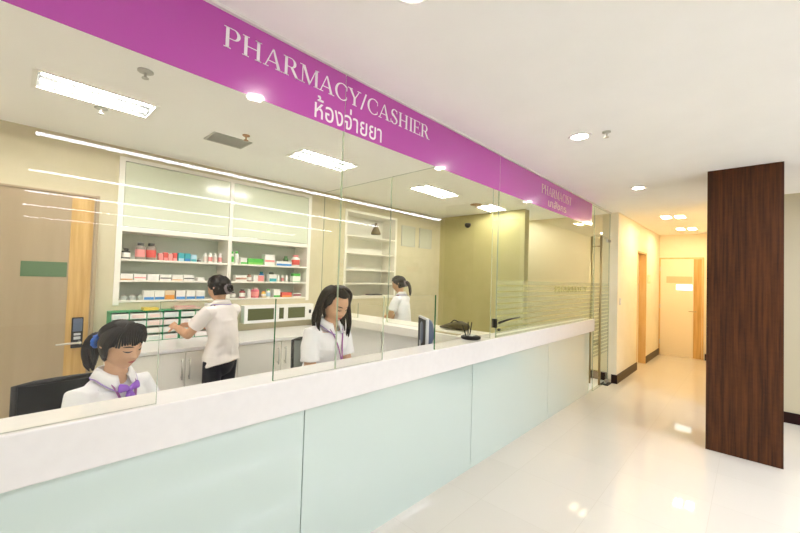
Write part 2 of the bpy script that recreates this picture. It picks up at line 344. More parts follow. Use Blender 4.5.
# ---------------------------------------------------------------- luminaires
for k, x in enumerate((1.1, 2.85, 4.65, 6.45, 8.9)):
    t = thing('strip_light', ['long white ceiling strip light nearest the glass front, over the lobby', 'second long ceiling strip light out from the glass front', 'third long ceiling strip light out from the glass front', 'fourth long ceiling strip light out from the glass front', 'long ceiling strip light farthest from the glass front'][k], 'ceiling light', (x, 0, CEIL), 0, 'long lobby strip lights')
    boxes('housing', [((-.075, .1, -.012), (-.063, 5.75, 0)), ((.063, .1, -.012), (.075, 5.75, 0)), ((-.07, .085, -.012), (.07, .1, 0)), ((-.07, 5.75, -.012), (.07, 5.765, 0))], 'white', t)
    bx('tube', (-.062, .1, -.010), (.062, 5.75, -.002), 'strip', t)
def troffer(x, y0, y1, label):
    L_ = y1 - y0; t = thing('fluorescent_fixture', label, 'ceiling light', (x, y0, CEIL), 0, 'fluorescent fixtures in the pharmacy ceiling'); q = .148
    boxes('frame', [((-.16, -.01, -.005), (-.135, L_ + .01, 0)), ((.135, -.01, -.005), (.16, L_ + .01, 0)), ((-.135, -.01, -.005), (.135, .015, 0)), ((-.135, L_ - .015, -.005), (.135, L_ + .01, 0))], 'white', t)
    boxes('reflector', [((-q, .002, .085), (q, L_ - .002, .09)), ((-q, .002, .001), (-q + .004, L_ - .002, .085)), ((q - .004, .002, .001), (q, L_ - .002, .085)), ((-q, .002, .001), (q, .006, .085)), ((-q, L_ - .006, .001), (q, L_ - .002, .085))], 'refl', t)
    for s in (-.07, .07):
        bm = bmesh.new(); cyl(bm, (s, .03, .02), (s, L_ - .03, .02), .010, seg=10); obj('tube', bm, 'trof', t, smooth=True)
    boxes('louvre', [((-.135, .015 + i * (L_ - .03) / 7 - .0015, .002), (.135, .015 + i * (L_ - .03) / 7 + .0015, .008)) for i in range(1, 7)], 'louv', t)
for tf in TROFFERS: troffer(*tf)
dl = None
for k, y in enumerate((1.05, 3.02, 5.08)):
    t = thing('downlight', ['round ceiling downlight nearest the camera, cut by the top edge', 'round ceiling downlight beside the sprinkler over the walkway', 'round ceiling downlight by the mouth of the warm corridor'][k], 'ceiling light', (-.98, y, CEIL), 0, 'round downlights over the walkway')
    bm = bmesh.new(); lathe(bm, [(.058, 0), (.058, -.006), (.075, -.008), (.085, -.003), (.085, 0)], seg=32); obj('rim', bm, 'white', t, smooth=True)
    bm = bmesh.new(); lathe(bm, [(.055, -.001), (.055, -.005), (.03, -.007)], seg=32); obj('lamp', bm, 'down', t)
k = 0
for (x, y) in ((-1.05, 7.55), (-.87, 7.62), (-1.05, 9.28), (-.87, 9.34)):
    t = thing('square_downlight', ['left square lamp of the nearer pair in the corridor ceiling', 'right square lamp of the nearer pair in the corridor ceiling', 'left square lamp of the farther pair in the corridor ceiling', 'right square lamp of the farther pair in the corridor ceiling'][k], 'ceiling light', (x, y, CEIL), 0, 'square corridor downlights'); k += 1
    boxes('rim', [((-.07, -.15, -.006), (-.06, .15, 0)), ((.06, -.15, -.006), (.07, .15, 0)), ((-.06, -.15, -.006), (.06, -.14, 0)), ((-.06, .14, -.006), (.06, .15, 0))], 'white', t)
    bx('lamp', (-.058, -.138, -.005), (.058, .138, -.001), 'sq', t)
def sprinkler(x, y, label, m='steel', disc=.03):
    t = thing('sprinkler', label, 'sprinkler', (x, y, CEIL), 0)
    bm = bmesh.new(); lathe(bm, [(disc, 0), (disc, -.006), (disc * .7, -.01)], seg=20); obj('escutcheon', bm, 'vent' if m == 'steel' else m, t, smooth=True)
    bm = bmesh.new(); cyl(bm, (0, 0, -.008), (0, 0, -.04), .007, seg=8); cyl(bm, (0, 0, -.04), (0, 0, -.044), .018, seg=12); obj('nozzle', bm, m, t)
sprinkler(-.80, 3.05, 'ceiling sprinkler beside the middle round downlight')
sprinkler(-2.54, .49, 'bronze ceiling sprinkler close behind the purple sign', 'vent', .04)
sprinkler(-3.38, .40, 'pale ceiling detector behind the first fluorescent fixture', 'vent', .04)
sprinkler(-3.066, 1.31, 'orange ceiling sprinkler beside the air vent', 'bronze')
sprinkler(-3.06, 4.86, 'orange ceiling sprinkler near the end wall', 'bronze', .09)
t = thing('security_camera', 'small dark dome camera mounted high on the end wall', 'camera', (-3.65, 5.6, 2.5))
bm = bmesh.new(); lathe(bm, [(.05, .06), (.055, .03), (.05, .01), (.03, -.01), (.01, -.02)], (0, -.06, 0)); obj('dome', bm, 'dark', t, smooth=True)
bx('bracket', (-.02, -.06, .04), (.02, 0, .07), 'vent', t)
t = thing('wall_sensor', 'brown bell-shaped device mounted high on the wall above empty shelves', 'sensor', (WX + .02, 3.87, 2.30))
bm = bmesh.new(); lathe(bm, [(.075, -.08), (.075, -.06), (.05, .0), (.02, .05), (.02, .10)], (.06, 0, 0)); obj('bell', bm, mat('brown_device', (.16, .12, .05), .5), t, smooth=True)
bx('bracket', (-.02, -.015, .06), (.06, .015, .09), 'vent', t)
t = thing('air_vent', 'square slatted air vent in the pharmacy ceiling', 'air vent', (-3.31, 1.26, CEIL))
boxes('frame', [((-.12, -.16, -.008), (-.105, .16, 0)), ((.105, -.16, -.008), (.12, .16, 0)), ((-.105, -.16, -.008), (.105, -.145, 0)), ((-.105, .145, -.008), (.105, .16, 0))], 'vent', t)
bx('backing', (-.105, -.145, -.002), (.105, .145, -.001), 'ventd', t)
boxes('slats', [((-.1 + i * .03, -.145, -.010), (-.09 + i * .03, .145, -.003)) for i in range(7)], 'vent', t)

# ---------------------------------------------------------------- glass front
def glass_panel(name, label, poly, t=.012, parent=None, x=GX, main='glass', dark=None):
    """poly in (y, z), extruded along x"""
    bm = bmesh.new(); A = [bm.verts.new((x - t, y, z)) for y, z in poly]; B = [bm.verts.new((x, y, z)) for y, z in poly]
    bm.faces.new(A); bm.faces.new(B)
    n = len(poly)
    for i in range(n):
        f = bm.faces.new((A[i], A[(i + 1) % n], B[(i + 1) % n], B[i])); f.material_index = 2 if dark and abs(poly[i][0] - dark) < 1e-4 and abs(poly[(i + 1) % n][0] - dark) < 1e-4 else 1
    o = obj(name, bm, [main, 'glass_edge', 'glass_edge_dark'], parent)
    if label: tag(o, label, 'glass panel')
    return o
ZC = 1.06; ZO = 1.455; g = .002
def notch(y0, y1, a=None, b=None):
    p = [(y0 + g, ZC)]
    if a: p += [(a, ZC), (a, ZO), (b, ZO), (b, ZC)]
    return p + [(y1 - g, ZC), (y1 - g, CEIL - .018), (y0 + g, CEIL - .018)]
GL = 'tall panes of the glass front'
glass_panel('glass_screen', 'tall clear glass pane at the far left of the glass front', notch(-2.98, -.51, -1.4, -.9))
glass_panel('glass_screen', 'tall clear glass pane in front of the seated woman and shelf woman', notch(-.51, 1.26, .41, .892), dark=.892)
glass_panel('glass_screen', 'tall clear glass pane with the service opening beside the monitor', notch(1.26, 3.03, 1.62, 2.142), dark=2.142)
P4 = glass_panel('glass_screen', 'tall clear glass pane with frosted bands left of the glass door', notch(3.03, 5.84), main='glass_banded')
# polished vertical edges of the openings
t = thing('glass_clamp', 'dark steel clamp holding the glass panes together above the counter', 'clamp', (GX, 3.03, 0))
boxes('plate', [((-.03, -.035, ZC + .09), (-.0125, .0, ZC + .17)), ((.001, -.035, ZC + .09), (.006, .0, ZC + .17))], 'dark', t)
bm = bmesh.new(); tube(bm, [(.02, .01, ZC + .135), (.02, .15, ZC + .15), (.02, .42, ZC + .165)], [.011, .009, .004], 8); obj('bar', bm, 'dark', t)
bm = bmesh.new(); cyl(bm, (0.001, .03, ZC + .07), (.02, .03, ZC + .07), .012); obj('bolt', bm, 'dark', t)
# glass over the door and the door
tag(glass_panel('glass_transom', None, [(5.845, 2.30), (6.655, 2.30), (6.655, CEIL - .018), (5.845, CEIL - .018)]), 'clear glass transom pane above the glass door', 'glass panel')
gd = thing('glass_door', 'frameless glass door with tall steel bar handles beside the counter', 'door', (GX, 5.86, 0))
gp = glass_panel('pane', None, [(0, .015), (.77, .015), (.77, 2.28), (0, 2.28)], parent=gd, x=0, main='door_banded')
for s, nm in ((1, 'bar_handle'), (-1, 'bar_handle')):
    bm = bmesh.new(); xx = .06 * s if s > 0 else -.072
    cyl(bm, (xx, .09, .10), (xx, .09, 2.27), .016, seg=12)
    for z in (.30, 2.12): cyl(bm, (0 if s > 0 else -.012, .09, z), (xx, .09, z), .009, seg=8)
    obj(nm, bm, 'brass', gd, smooth=True)
boxes('hinge_fitting', [((-.022, .64, 2.235), (.01, .79, 2.28)), ((-.022, .66, .008), (.01, .79, .055))], 'steel', gd, bevel=.003)
t = thing('door_closer', 'dark floor fitting at the foot of the glass door', 'door fitting', (GX, 6.5, 0))
bx('cover', (-.05, -.1, 0), (.06, .12, .012), 'dark', t); bx('pivot', (-.015, -.03, .012), (.015, .03, .02), 'steel', t)

# ---------------------------------------------------------------- sign film and lettering
def arc(cx, cy, rx, ry, a0, a1, tk, tn, n=14):
    out = []
    for i in range(n):
        p = []
        for a, inn in ((a0 + (a1 - a0) * i / n, 0), (a0 + (a1 - a0) * (i + 1) / n, 0), (a0 + (a1 - a0) * (i + 1) / n, 1), (a0 + (a1 - a0) * i / n, 1)):
            a = math.radians(a); X, Y = (rx - tk, ry - tn) if inn else (rx, ry); p.append((cx + X * math.cos(a), cy + Y * math.sin(a)))
        out.append(p)
    return out
def R4(x0, y0, x1, y1): return [[(x0, y0), (x1, y0), (x1, y1), (x0, y1)]]
def Q(*p): return [list(p)]
T, n_, s_h = .13, .045, .04     # thick, thin, serif height
def stem(x, y0=0, y1=1, t=T): return R4(x, y0, x + t, y1) + R4(x - .07, y0, x + t + .07, y0 + s_h) + R4(x - .07, y1 - s_h, x + t + .07, y1)
def glyph(c):
    if c == 'P': return stem(.1) + R4(.2, .96, .42, 1) + R4(.2, .46, .42, .50) + arc(.40, .73, .26, .27, -90, 90, T, .04), .72
    if c == 'H': return stem(.1) + stem(.62) + R4(.2, .49, .65, .535), .92
    if c == 'A': return Q((.04, 0), (.09, 0), (.44, 1), (.39, 1)) + Q((.62, 0), (.77, 0), (.46, 1), (.38, 1)) + R4(.2, .30, .65, .345) + R4(-.02, 0, .22, s_h) + R4(.53, 0, .86, s_h), .86
    if c == 'R': return stem(.1) + R4(.2, .96, .42, 1) + R4(.2, .48, .42, .52) + arc(.40, .74, .25, .26, -90, 90, T, .04) + Q((.36, .5), (.50, .5), (.78, 0), (.62, 0)) + R4(.60, 0, .86, s_h), .84
    if c == 'M': return R4(.12, 0, .165, 1) + R4(.02, 0, .27, s_h) + R4(.0, .96, .2, 1) + Q((.12, 1), (.26, 1), (.56, .1), (.47, 0)) + Q((.47, 0), (.52, 0), (.87, 1), (.82, 1)) + R4(.80, 0, .93, 1) + R4(.73, 0, 1.0, s_h) + R4(.82, .96, 1.0, 1), 1.04
    if c == 'C': return arc(.48, .5, .44, .52, 50, 310, T, .045, 24) + R4(.74, .66, .775, .92) + R4(.74, .12, .77, .28), .86
    if c == 'Y': return Q((.03, 1), (.19, 1), (.46, .46), (.36, .42)) + Q((.69, 1), (.74, 1), (.45, .42), (.40, .46)) + R4(.34, 0, .47, .48) + R4(.26, 0, .55, s_h) + R4(-.03, .96, .27, 1) + R4(.58, .96, .83, 1), .80
    if c == '/': return Q((.0, -.05), (.10, -.05), (.42, 1.05), (.32, 1.05)), .44
    if c == 'S': return arc(.36, .74, .26, .28, 40, 250, .12, .045, 16) + Q((.14, .66), (.25, .72), (.58, .38), (.48, .28)) + arc(.34, .26, .27, .28, -150, 60, .12, .045, 16) + R4(.53, .76, .565, .98) + R4(.07, .02, .105, .26), .68
    if c == 'I': return stem(.1), .34
    if c == 'E': return stem(.1) + R4(.2, .96, .64, 1) + R4(.2, .49, .5, .53) + R4(.2, 0, .66, .04) + R4(.605, .78, .64, 1) + R4(.47, .40, .50, .62) + R4(.63, 0, .665, .24), .72
    if c == 'T': return stem(.32) + R4(.04, .955, .73, 1) + R4(.04, .76, .075, 1) + R4(.695, .76, .73, 1), .78
    return [], .35
def serif_text(name, s, y0, y1, zb, h, x, m, parent, th=.0012, slope=0):
    polys = []; X = 0
    for c in s:
        g_, a = glyph(c); polys += [[(px + X, py) for px, py in p] for p in g_]; X += a
    k = (y1 - y0) / X; bm = bmesh.new()
    for p in polys:
        A = [bm.verts.new((x, y0 + a * k, zb + b * h)) for a, b in p]; B = [bm.verts.new((x + th, y0 + a * k, zb + b * h)) for a, b in p]
        try:
            bm.faces.new(A); bm.faces.new(B)
            for i in range(len(p)): j = (i + 1) % len(p); bm.faces.new((A[i], A[j], B[j], B[i]))
        except Exception: pass
    return obj(name, bm, m, parent)
def font_text(name, s, y0, y1, z0, z1, x, m, parent, bold=0):
    cu = bpy.data.curves.new('t', 'FONT'); cu.body = s; cu.size = 1; cu.extrude = .004; cu.offset = bold
    o = bpy.data.objects.new('t', cu); C.objects.link(o)
    dg = bpy.context.evaluated_depsgraph_get(); dg.update(); me = bpy.data.meshes.new_from_object(o.evaluated_get(dg)); bpy.data.objects.remove(o)
    if not me.vertices: return None
    xs = [v.co.x for v in me.vertices]; ys = [v.co.y for v in me.vertices]; ax, bx_, ay, by = min(xs), max(xs), min(ys), max(ys)
    for v in me.vertices:
        a = (v.co.x - ax) / (bx_ - ax); b = (v.co.y - ay) / (by - ay); c = v.co.z
        v.co = (x + (.0012 if c > 0 else 0), y0 + a * (y1 - y0), z0 + b * (z1 - z0))
    me.materials.clear(); me.materials.append(M[m]); o2 = bpy.data.objects.new(name, me); C.objects.link(o2); o2.parent = parent; return o2
SX = GX + .001
sign = thing('pharmacy_sign', 'long purple sign band with white lettering along the top of the glass', 'sign')
boxes('film', [((SX, a + .002, 2.385), (SX + .0015, b - .002, 2.712)) for a, b in ((-2.98, -.51), (-.51, 1.26), (1.26, 3.03), (3.03, 5.70))], 'purple', sign)
serif_text('lettering', 'PHARMACY/CASHIER', .592, 2.005, 2.556, .092, SX + .0015, 'letter', sign)
font_text('thai_lettering', 'ห้องจ่ายยา', 1.062, 1.545, 2.402, 2.525, SX + .0015, 'letter', sign, .0035)
serif_text('lettering', 'PHARMACIST', 3.94, 4.86, 2.545, .098, SX + .0015, 'letter2', sign)
font_text('thai_lettering', 'เภสัชกร', 4.13, 4.68, 2.425, 2.515, SX + .0015, 'letter2', sign, .006)
ft = serif_text('film_lettering', 'PHARMACY', 4.36, 5.52, 1.455, .07, GX + .0015, 'film_text', P4)

# ---------------------------------------------------------------- front counter
fc = thing('service_counter', 'long white service counter with pale green glass front along the walkway', 'counter')
bm = bmesh.new(); box(bm, (-1.645, -2.98, .885), (-1.84, 5.84, 1.06)); obj('countertop', bm, 'solid', fc, bevel=.006)
ys = [-2.98, -2.12, -.51, 1.095, 2.71, 4.315, 5.80]
for a, b in zip(ys, ys[1:]): bx('glass_panel', (-1.715, a + .003, .0), (-1.70, b - .003, .885), 'base_glass', fc)
bx('core', (-1.80, -2.98, 0), (-1.716, 5.80, .885), 'joint', fc)
wt = tag(boxes('staff_desk', [((-1.842, -2.9, .72), (-1.99, 2.75, .75)), ((-1.842, -2.9, 0), (-1.97, -2.86, .72)), ((-1.842, .86, 0), (-1.97, .90, .72)), ((-1.842, 2.71, 0), (-1.97, 2.75, .72))], 'cream'), 'low staff desk running behind the service counter', 'desk')

# ---------------------------------------------------------------- glass partition and rear counter
rc = thing('side_counter', 'white counter crossing the pharmacy under the glass partition', 'counter')
bx('countertop', (WX + .002, 2.80, .975), (-1.845, 3.27, 1.06), 'cream', rc, bevel=.004)
boxes('panel', [((WX + .002, 2.88, 0), (-3.0, 2.90, .973)), ((-2.98, 2.88, 0), (-1.86, 2.90, .973))], 'white', rc)
boxes('side_panel', [((-3.0, 2.90, 0), (-2.98, 3.2, .973))], 'white', rc)
def gpart(label, x0, x1, z0, z1, notchx=None):
    bm = bmesh.new(); y = 2.95; p = [(x0, z0)]
    if notchx: p += [(notchx[0], z0), (notchx[0], notchx[2]), (notchx[1], notchx[2]), (notchx[1], z0)]
    p += [(x1, z0), (x1, z1), (x0, z1)]
    A = [bm.verts.new((a, y, b)) for a, b in p]; B = [bm.verts.new((a, y + .012, b)) for a, b in p]; bm.faces.new(A); bm.faces.new(B)
    for i in range(len(p)): f = bm.faces.new((A[i], A[(i + 1) % len(p)], B[(i + 1) % len(p)], B[i])); f.material_index = 1
    tag(obj('glass_partition', bm, ['glass', 'glass_edge']), label, 'glass panel')
gpart('inner glass partition pane against the rear wall', WX + .01, -2.985, 1.062, CEIL - .005, (-3.5, -3.0, 1.24))
gpart('inner glass partition pane joining the front glass', -2.98, GX - .02, 1.062, CEIL - .005)

# ---------------------------------------------------------------- back cabinets
bc = thing('base_cabinet', 'row of cream base cabinets with steel handles under the medicine shelves', 'cabinet')
bx('body', (WX + .002, .62, .1), (-3.62, 2.79, .868), 'cream', bc)
bx('worktop', (WX + .002, .60, .87), (-3.585, 2.795, .90), 'solid', bc, bevel=.003)
bx('plinth', (WX + .002, .64, 0), (-3.68, 2.79, .098), 'vent', bc)
dys = [(.62, 1.09, 1.06), (1.09, 1.55, 1.12), (1.55, 2.005, 1.965), (2.005, 2.40, 2.045), (2.40, 2.79, 2.74)]
for a, b, h in dys:
    dr = bx('door', (-3.62, a + .003, .11), (-3.60, b - .003, .862), 'cream', bc, bevel=.002)
    bm = bmesh.new(); cyl(bm, (-3.57, h, .63), (-3.57, h, .81), .007, seg=8); cyl(bm, (-3.6, h, .65), (-3.57, h, .65), .005, seg=6); cyl(bm, (-3.6, h, .79), (-3.57, h, .79), .005, seg=6)
    obj('handle', bm, 'steel', dr, smooth=True)

# ---------------------------------------------------------------- wall shelves
ws = thing('medicine_shelf', 'white built-in medicine shelf unit with closed upper doors, filled with stock', 'shelf unit')
y0, y1, z0, z1 = N1; XB = -4.60; g2 = .002
bx('back_panel', (XB - .02, y0 + g2, z0 + g2), (XB, y1 - g2, z1 - g2), 'niche', ws)
FX = WX + .012
boxes('frame', [((XB, y0 - .035, z0 - .03), (FX, y0 + .01, z1 + .03)), ((XB, y1 - .01, z0 - .03), (FX, y1 + .035, z1 + .03)), ((XB, 1.685, z0 + .001), (FX - .0015, 1.725, z1 - .006)),
                ((XB, y0 + .01, z1 - .005), (FX, y1 - .01, z1 + .03)), ((XB, y0 + .01, 1.93), (FX - .003, y1 - .01, 1.975))], 'cream', ws)
SZ = [1.275, 1.470, 1.672]
for z in SZ: 
    for a, b in ((y0 + .011, 1.684), (1.726, y1 - .011)): bx('shelf', (XB + .001, a, z - .018), (FX - .002, b, z), 'cream', ws)
for a, b in ((y0 + .013, 1.682), (1.728, y1 - .013)):
    bx('upper_door', (FX - .025, a, 1.98), (FX - .008, b, z1 - .01), 'upper', ws)
ws2 = thing('empty_shelf', 'pale built-in shelf unit with bare shelves behind the glass partition', 'shelf unit')
y0, y1, z0, z1 = N2
bx('back_panel', (XB - .02, y0 + g2, z0 + g2), (XB, y1 - g2, z1 - g2), 'wall_pale', ws2)
boxes('frame', [((XB, y0 - .03, z0 - .03), (FX, y0 + .01, z1 + .03)), ((XB, y1 - .01, z0 - .03), (FX, y1 + .03, z1 + .03)), ((XB, y0 + .01, z1 - .005), (FX, y1 - .01, z1 + .03)), ((XB, y0 + .01, z0 - .03), (FX, y1 - .01, z0 + .012))], 'cream', ws2)
for z in (1.465, 1.67, 1.925, 2.18): bx('shelf', (XB + .001, y0 + .011, z - .018), (FX - .002, y1 - .011, z), 'cream', ws2)
tag(bx('tray', (-4.45, 3.9, 1.275), (-4.33, 4.15, 1.29), 'ventd'), 'flat dark tray lying on the lowest bare shelf', 'tray')

# ---------------------------------------------------------------- medicine stock
def cm(c): 
    k = 'c%02x%02x%02x' % tuple(int(v * 255) for v in c)
    if k not in M: M[k] = mat('printed_' + k, c, .45)
    return k
W_ = (.84, .83, .78); RED = (.70, .10, .08); PINK = (.85, .32, .30); TEAL = (.05, .40, .45); GRN = (.10, .50, .08); BLU = (.05, .25, .60); ORG = (.80, .33, .05); DK = (.05, .05, .04); YEL = (.75, .55, .08); MAR = (.30, .04, .06); LB = (.40, .62, .75)
def carton(y, z, w, h, d, c1, c2, label, x=-4.36, band=.35, group='medicine cartons on the shelves', side='low', tilt=0):
    t = thing('medicine_box', label, 'box', (x, y, z), tilt, group)
    bx('carton', (-d / 2, -w / 2, 0), (d / 2, w / 2, h), cm(c1), t, bevel=.002)
    if side == 'low': bx('printed_band', (d / 2, -w / 2 + .002, .002), (d / 2 + .0012, w / 2 - .002, h * band), cm(c2), t)
    elif side == 'mid': bx('printed_band', (d / 2, -w / 2 + .002, h * .3), (d / 2 + .0012, w / 2 - .002, h * (.3 + band)), cm(c2), t)
    else: bx('printed_band', (d / 2, -w * .1, .004), (d / 2 + .0012, w / 2 - .004, h - .004), cm(c2), t)
    return t
def bottle(y, z, r, h, c1, c2, c3, label, x=-4.37, group='bottles and jars on the shelves'):
    t = thing('medicine_bottle', label, 'bottle', (x, y, z), 0, group)
    bm = bmesh.new(); lathe(bm, [(r * .96, 0), (r, .004), (r, h * .68), (r * .9, h * .76), (r * .5, h * .82), (r * .5, h * .84)], seg=18); obj('bottle', bm, cm(c1), t, smooth=True)
    bm = bmesh.new(); lathe(bm, [(r * 1.01, h * .14), (r * 1.02, h * .15), (r * 1.02, h * .58), (r * 1.01, h * .59)], seg=18); obj('label', bm, cm(c2), t, smooth=True)
    bm = bmesh.new(); lathe(bm, [(r * .62, h * .83), (r * .64, h * .84), (r * .64, h * .98), (r * .58, h)], seg=18); obj('cap', bm, cm(c3), t, smooth=True)
T_, M_, B_ = SZ[2], SZ[1], SZ[0]
LT = ' on the top shelf, left bay'; RT = ' on the top shelf, right bay'; LM = ' on the middle shelf, left bay'; RM = ' on the middle shelf, right bay'; LBb = ' on the bottom shelf, left bay'; RB = ' on the bottom shelf, right bay'
bottle(.76, T_, .035, .10, DK, W_, DK, 'squat black jar at the far left' + LT)
bottle(.875, T_, .042, .165, (.30, .27, .22), PINK, DK, 'left of two tall dark-capped jars with red labels' + LT)
bottle(.965, T_, .042, .165, (.30, .27, .22), RED, DK, 'right of two tall dark-capped jars with red labels' + LT)
for i in range(4): carton(1.045 + i * .042, T_, .038, .07 + .012 * (i % 2), .06, RED if i % 2 else PINK, PINK, ['first', 'second', 'third', 'fourth'][i] + ' small red carton from the left' + LT)
carton(1.225, T_, .055, .085, .08, TEAL, LB, 'left teal carton' + LT); carton(1.285, T_, .055, .085, .08, TEAL, BLU, 'middle teal carton' + LT); carton(1.345, T_, .055, .075, .08, LB, TEAL, 'right light teal carton' + LT)
bottle(1.41, T_, .018, .035, W_, DK, DK, 'tiny dark-capped bottle between teal cartons and white bottles' + LT)
for i in range(4): bottle(1.475 + i * .052, T_, .021, .105, W_, PINK if i % 2 else (.80, .70, .62), W_, ['first', 'second', 'third', 'fourth'][i] + ' slim white bottle from the left' + LT)
bottle(1.76, T_, .024, .14, W_, GRN, GRN, 'left tall white bottle with green cap' + RT); bottle(1.815, T_, .024, .145, W_, W_, GRN, 'right tall white bottle with green cap' + RT)
carton(1.885, T_, .075, .075, .07, W_, GRN, 'white carton with green foot' + RT, band=.3)
carton(2.025, T_, .185, .072, .09, GRN, (.25, .62, .12), 'wide bright green carton' + RT)
carton(2.205, T_, .13, .13, .08, W_, PINK, 'tall white carton with a pink stripe' + RT, side='mid', band=.2)
carton(2.395, T_, .21, .06, .10, W_, BLU, 'wide white and blue carton' + RT, band=.45)
bottle(2.475, T_, .032, .13, (.10, .22, .08), DK, (.10, .22, .08), 'dark green jar behind the wide blue carton' + RT, x=-4.42)
bottle(2.59, T_, .052, .15, W_, RED, PINK, 'large red-labelled white tub at the right end' + RT)
for i in range(6):
    carton(.765 + i * .108, M_, .098, .058, .10, W_, [ORG, PINK, W_, DK, ORG, DK][i], ['first', 'second', 'third', 'fourth', 'fifth', 'sixth'][i] + ' low white carton from the left' + LM, side='low' if i in (0, 4) else 'mid', band=.18)
carton(1.43, M_, .07, .035, .07, W_, W_, 'flat plain white carton near the right end' + LM)
carton(1.60, M_, .07, .05, .07, W_, W_, 'plain white carton at the right end' + LM)
carton(1.86, M_, .13, .07, .08, W_, (.45, .22, .16), 'white carton with dark red stripe' + RM, side='mid', band=.3)
bottle(1.975, M_, .028, .085, (.42, .24, .18), W_, (.3, .15, .1), 'brown jar' + RM)
carton(2.075, M_, .13, .075, .08, W_, PINK, 'white carton with a pink side' + RM, side='s')
bottle(2.15, M_, .03, .12, BLU, LB, TEAL, 'blue bottle' + RM, x=-4.42)
carton(2.255, M_, .095, .09, .08, W_, TEAL, 'white and teal carton' + RM, band=.45)
bottle(2.255, M_ + .091, .03, .03, (.12, .16, .10), DK, DK, 'dark lid jar standing on the white and teal carton')
for i in range(3): bottle(2.35 + i * .06, M_, .018, .085, W_, PINK if i == 1 else W_, W_, ['left', 'middle', 'right'][i] + ' small white bottle of three' + RM)
carton(2.59, M_, .11, .075, .07, (.80, .84, .74), GRN, 'small white carton under the green one' + RM, band=.1); carton(2.59, M_ + .0755, .10, .035, .07, GRN, GRN, 'green carton stacked on a white one' + RM)
for i in range(3): bottle(.76 + i * .07, B_, .028, .05, (.55, .58, .52), (.45, .5, .46), (.5, .45, .4), ['left', 'middle', 'right'][i] + ' low clear jar of three' + LBb)
for i, (y, c) in enumerate(((.955, BLU), (1.045, BLU), (1.135, ORG), (1.235, BLU), (1.33, BLU), (1.425, BLU))):
    carton(y, B_, .086, .092, .09, W_ if c != ORG else (.78, .62, .42), c, ['first', 'second', 'orange-footed', 'third', 'fourth', 'fifth'][i] + (' white carton with blue foot from the left' if c == BLU else ' white carton amid the blue ones') + LBb, band=.30 if c == BLU else .5)
for y, r, h, a, b, c, l in ((1.79, .03, .07, (.45, .40, .36), W_, DK, 'grey jar'), (1.90, .034, .10, MAR, W_, DK, 'dark maroon bottle with white label'), (2.055, .048, .12, (.72, .16, .22), PINK, (.80, .55, .5), 'large pink jar'), (1.98, .025, .1, W_, W_, W_, 'slim white bottle left of the pink jar'), (2.165, .03, .075, YEL, W_, ORG, 'yellow jar'), (2.225, .026, .10, W_, LB, GRN, 'green-capped white bottle')):
    bottle(y, B_, r, h, a, b, c, l + RB)
carton(2.32, B_, .09, .10, .07, W_, GRN, 'white carton with green foot' + RB, band=.25)
carton(2.455, B_, .14, .06, .08, RED, ORG, 'low red carton' + RB); carton(2.60, B_, .12, .045, .08, W_, MAR, 'low white and maroon carton at the right end' + RB, side='mid', band=.5)

# drawer racks on the worktop
GR_ = (.03, .30, .12)
def rack(y0, ncol, cw, label, skip=(), left_thick=False):
    H = .28; nr = 4; rh = H / nr; D = .18; t = thing('drawer_rack', label, 'storage rack', (-4.12, y0, .902), 0, 'green drawer racks')
    L_ = ncol * cw; fr = [((-D, 0, 0), (-D + .004, L_, H))]
    for i in range(ncol + 1): fr.append(((-D, i * cw - .004, 0), (.0, i * cw + .004, H)))
    for j in range(nr + 1): fr.append(((-D, 0, j * rh - .002), (.0, L_, j * rh + .002)))
    boxes('frame', fr, cm(GR_), t)
    for i in range(ncol):
        for j in range(nr):
            if (i, j) in skip: continue
            random.seed(i * 7 + j)
            dw = bx('drawer', (-D + .01, i * cw + .006, j * rh + .004), (.004, (i + 1) * cw - .006, (j + 1) * rh - .017), cm(random.choice([(.80, .80, .74), (.76, .78, .72), (.80, .72, .68), (.72, .76, .72)])), t)
            bx('drawer_label', (.004, i * cw + .02, j * rh + .012), (.006, (i + 1) * cw - .02, (j + 1) * rh - .03), cm(random.choice([W_, (.82, .66, .6), (.62, .72, .68)])), dw)
rack(.632, 4, .135, 'left green-framed rack of small white drawers on the back worktop')
rack(1.185, 4, .135, 'right green-framed rack of small drawers with one open slot', skip=((1, 2),))
tag(boxes('label_card', [((-4.25, .88, 1.187), (-4.14, 1.0, 1.212))], cm(YEL)), 'yellow carton lying on the left drawer rack', 'box')
t = thing('cardboard_tray', 'flat brownish tray of packets on the right drawer rack', 'tray', (-4.2, 1.28, 1.185))
bx('tray', (-.07, -.14, 0), (.07, .1, .02), cm((.62, .45, .36)), t); bx('packet', (-.05, -.12, .02), (.05, .05, .032), cm((.70, .42, .36)), t)
carton(1.52, 1.185, .15, .05, .09, W_, (.7, .62, .4), 'white carton lying at the right end of the drawer racks', x=-4.2)
# white wall boxes with dark windows
t = thing('wall_cabinet', 'white box cabinet with small dark glass windows above the worktop', 'cabinet', (WX + .002, 1.86, .985))
boxes('body', [((0, 0, 0), (.10, .92, .205))], 'white', t, bevel=.004)
for a, b in ((.04, .36), (.43, .49), (.55, .79)):
    bx('window', (.10, a, .035), (.104, b, .17), cm((.10, .11, .04)), t)
bx('switch', (.10, .85, .085), (.106, .88, .13), 'dark', t)

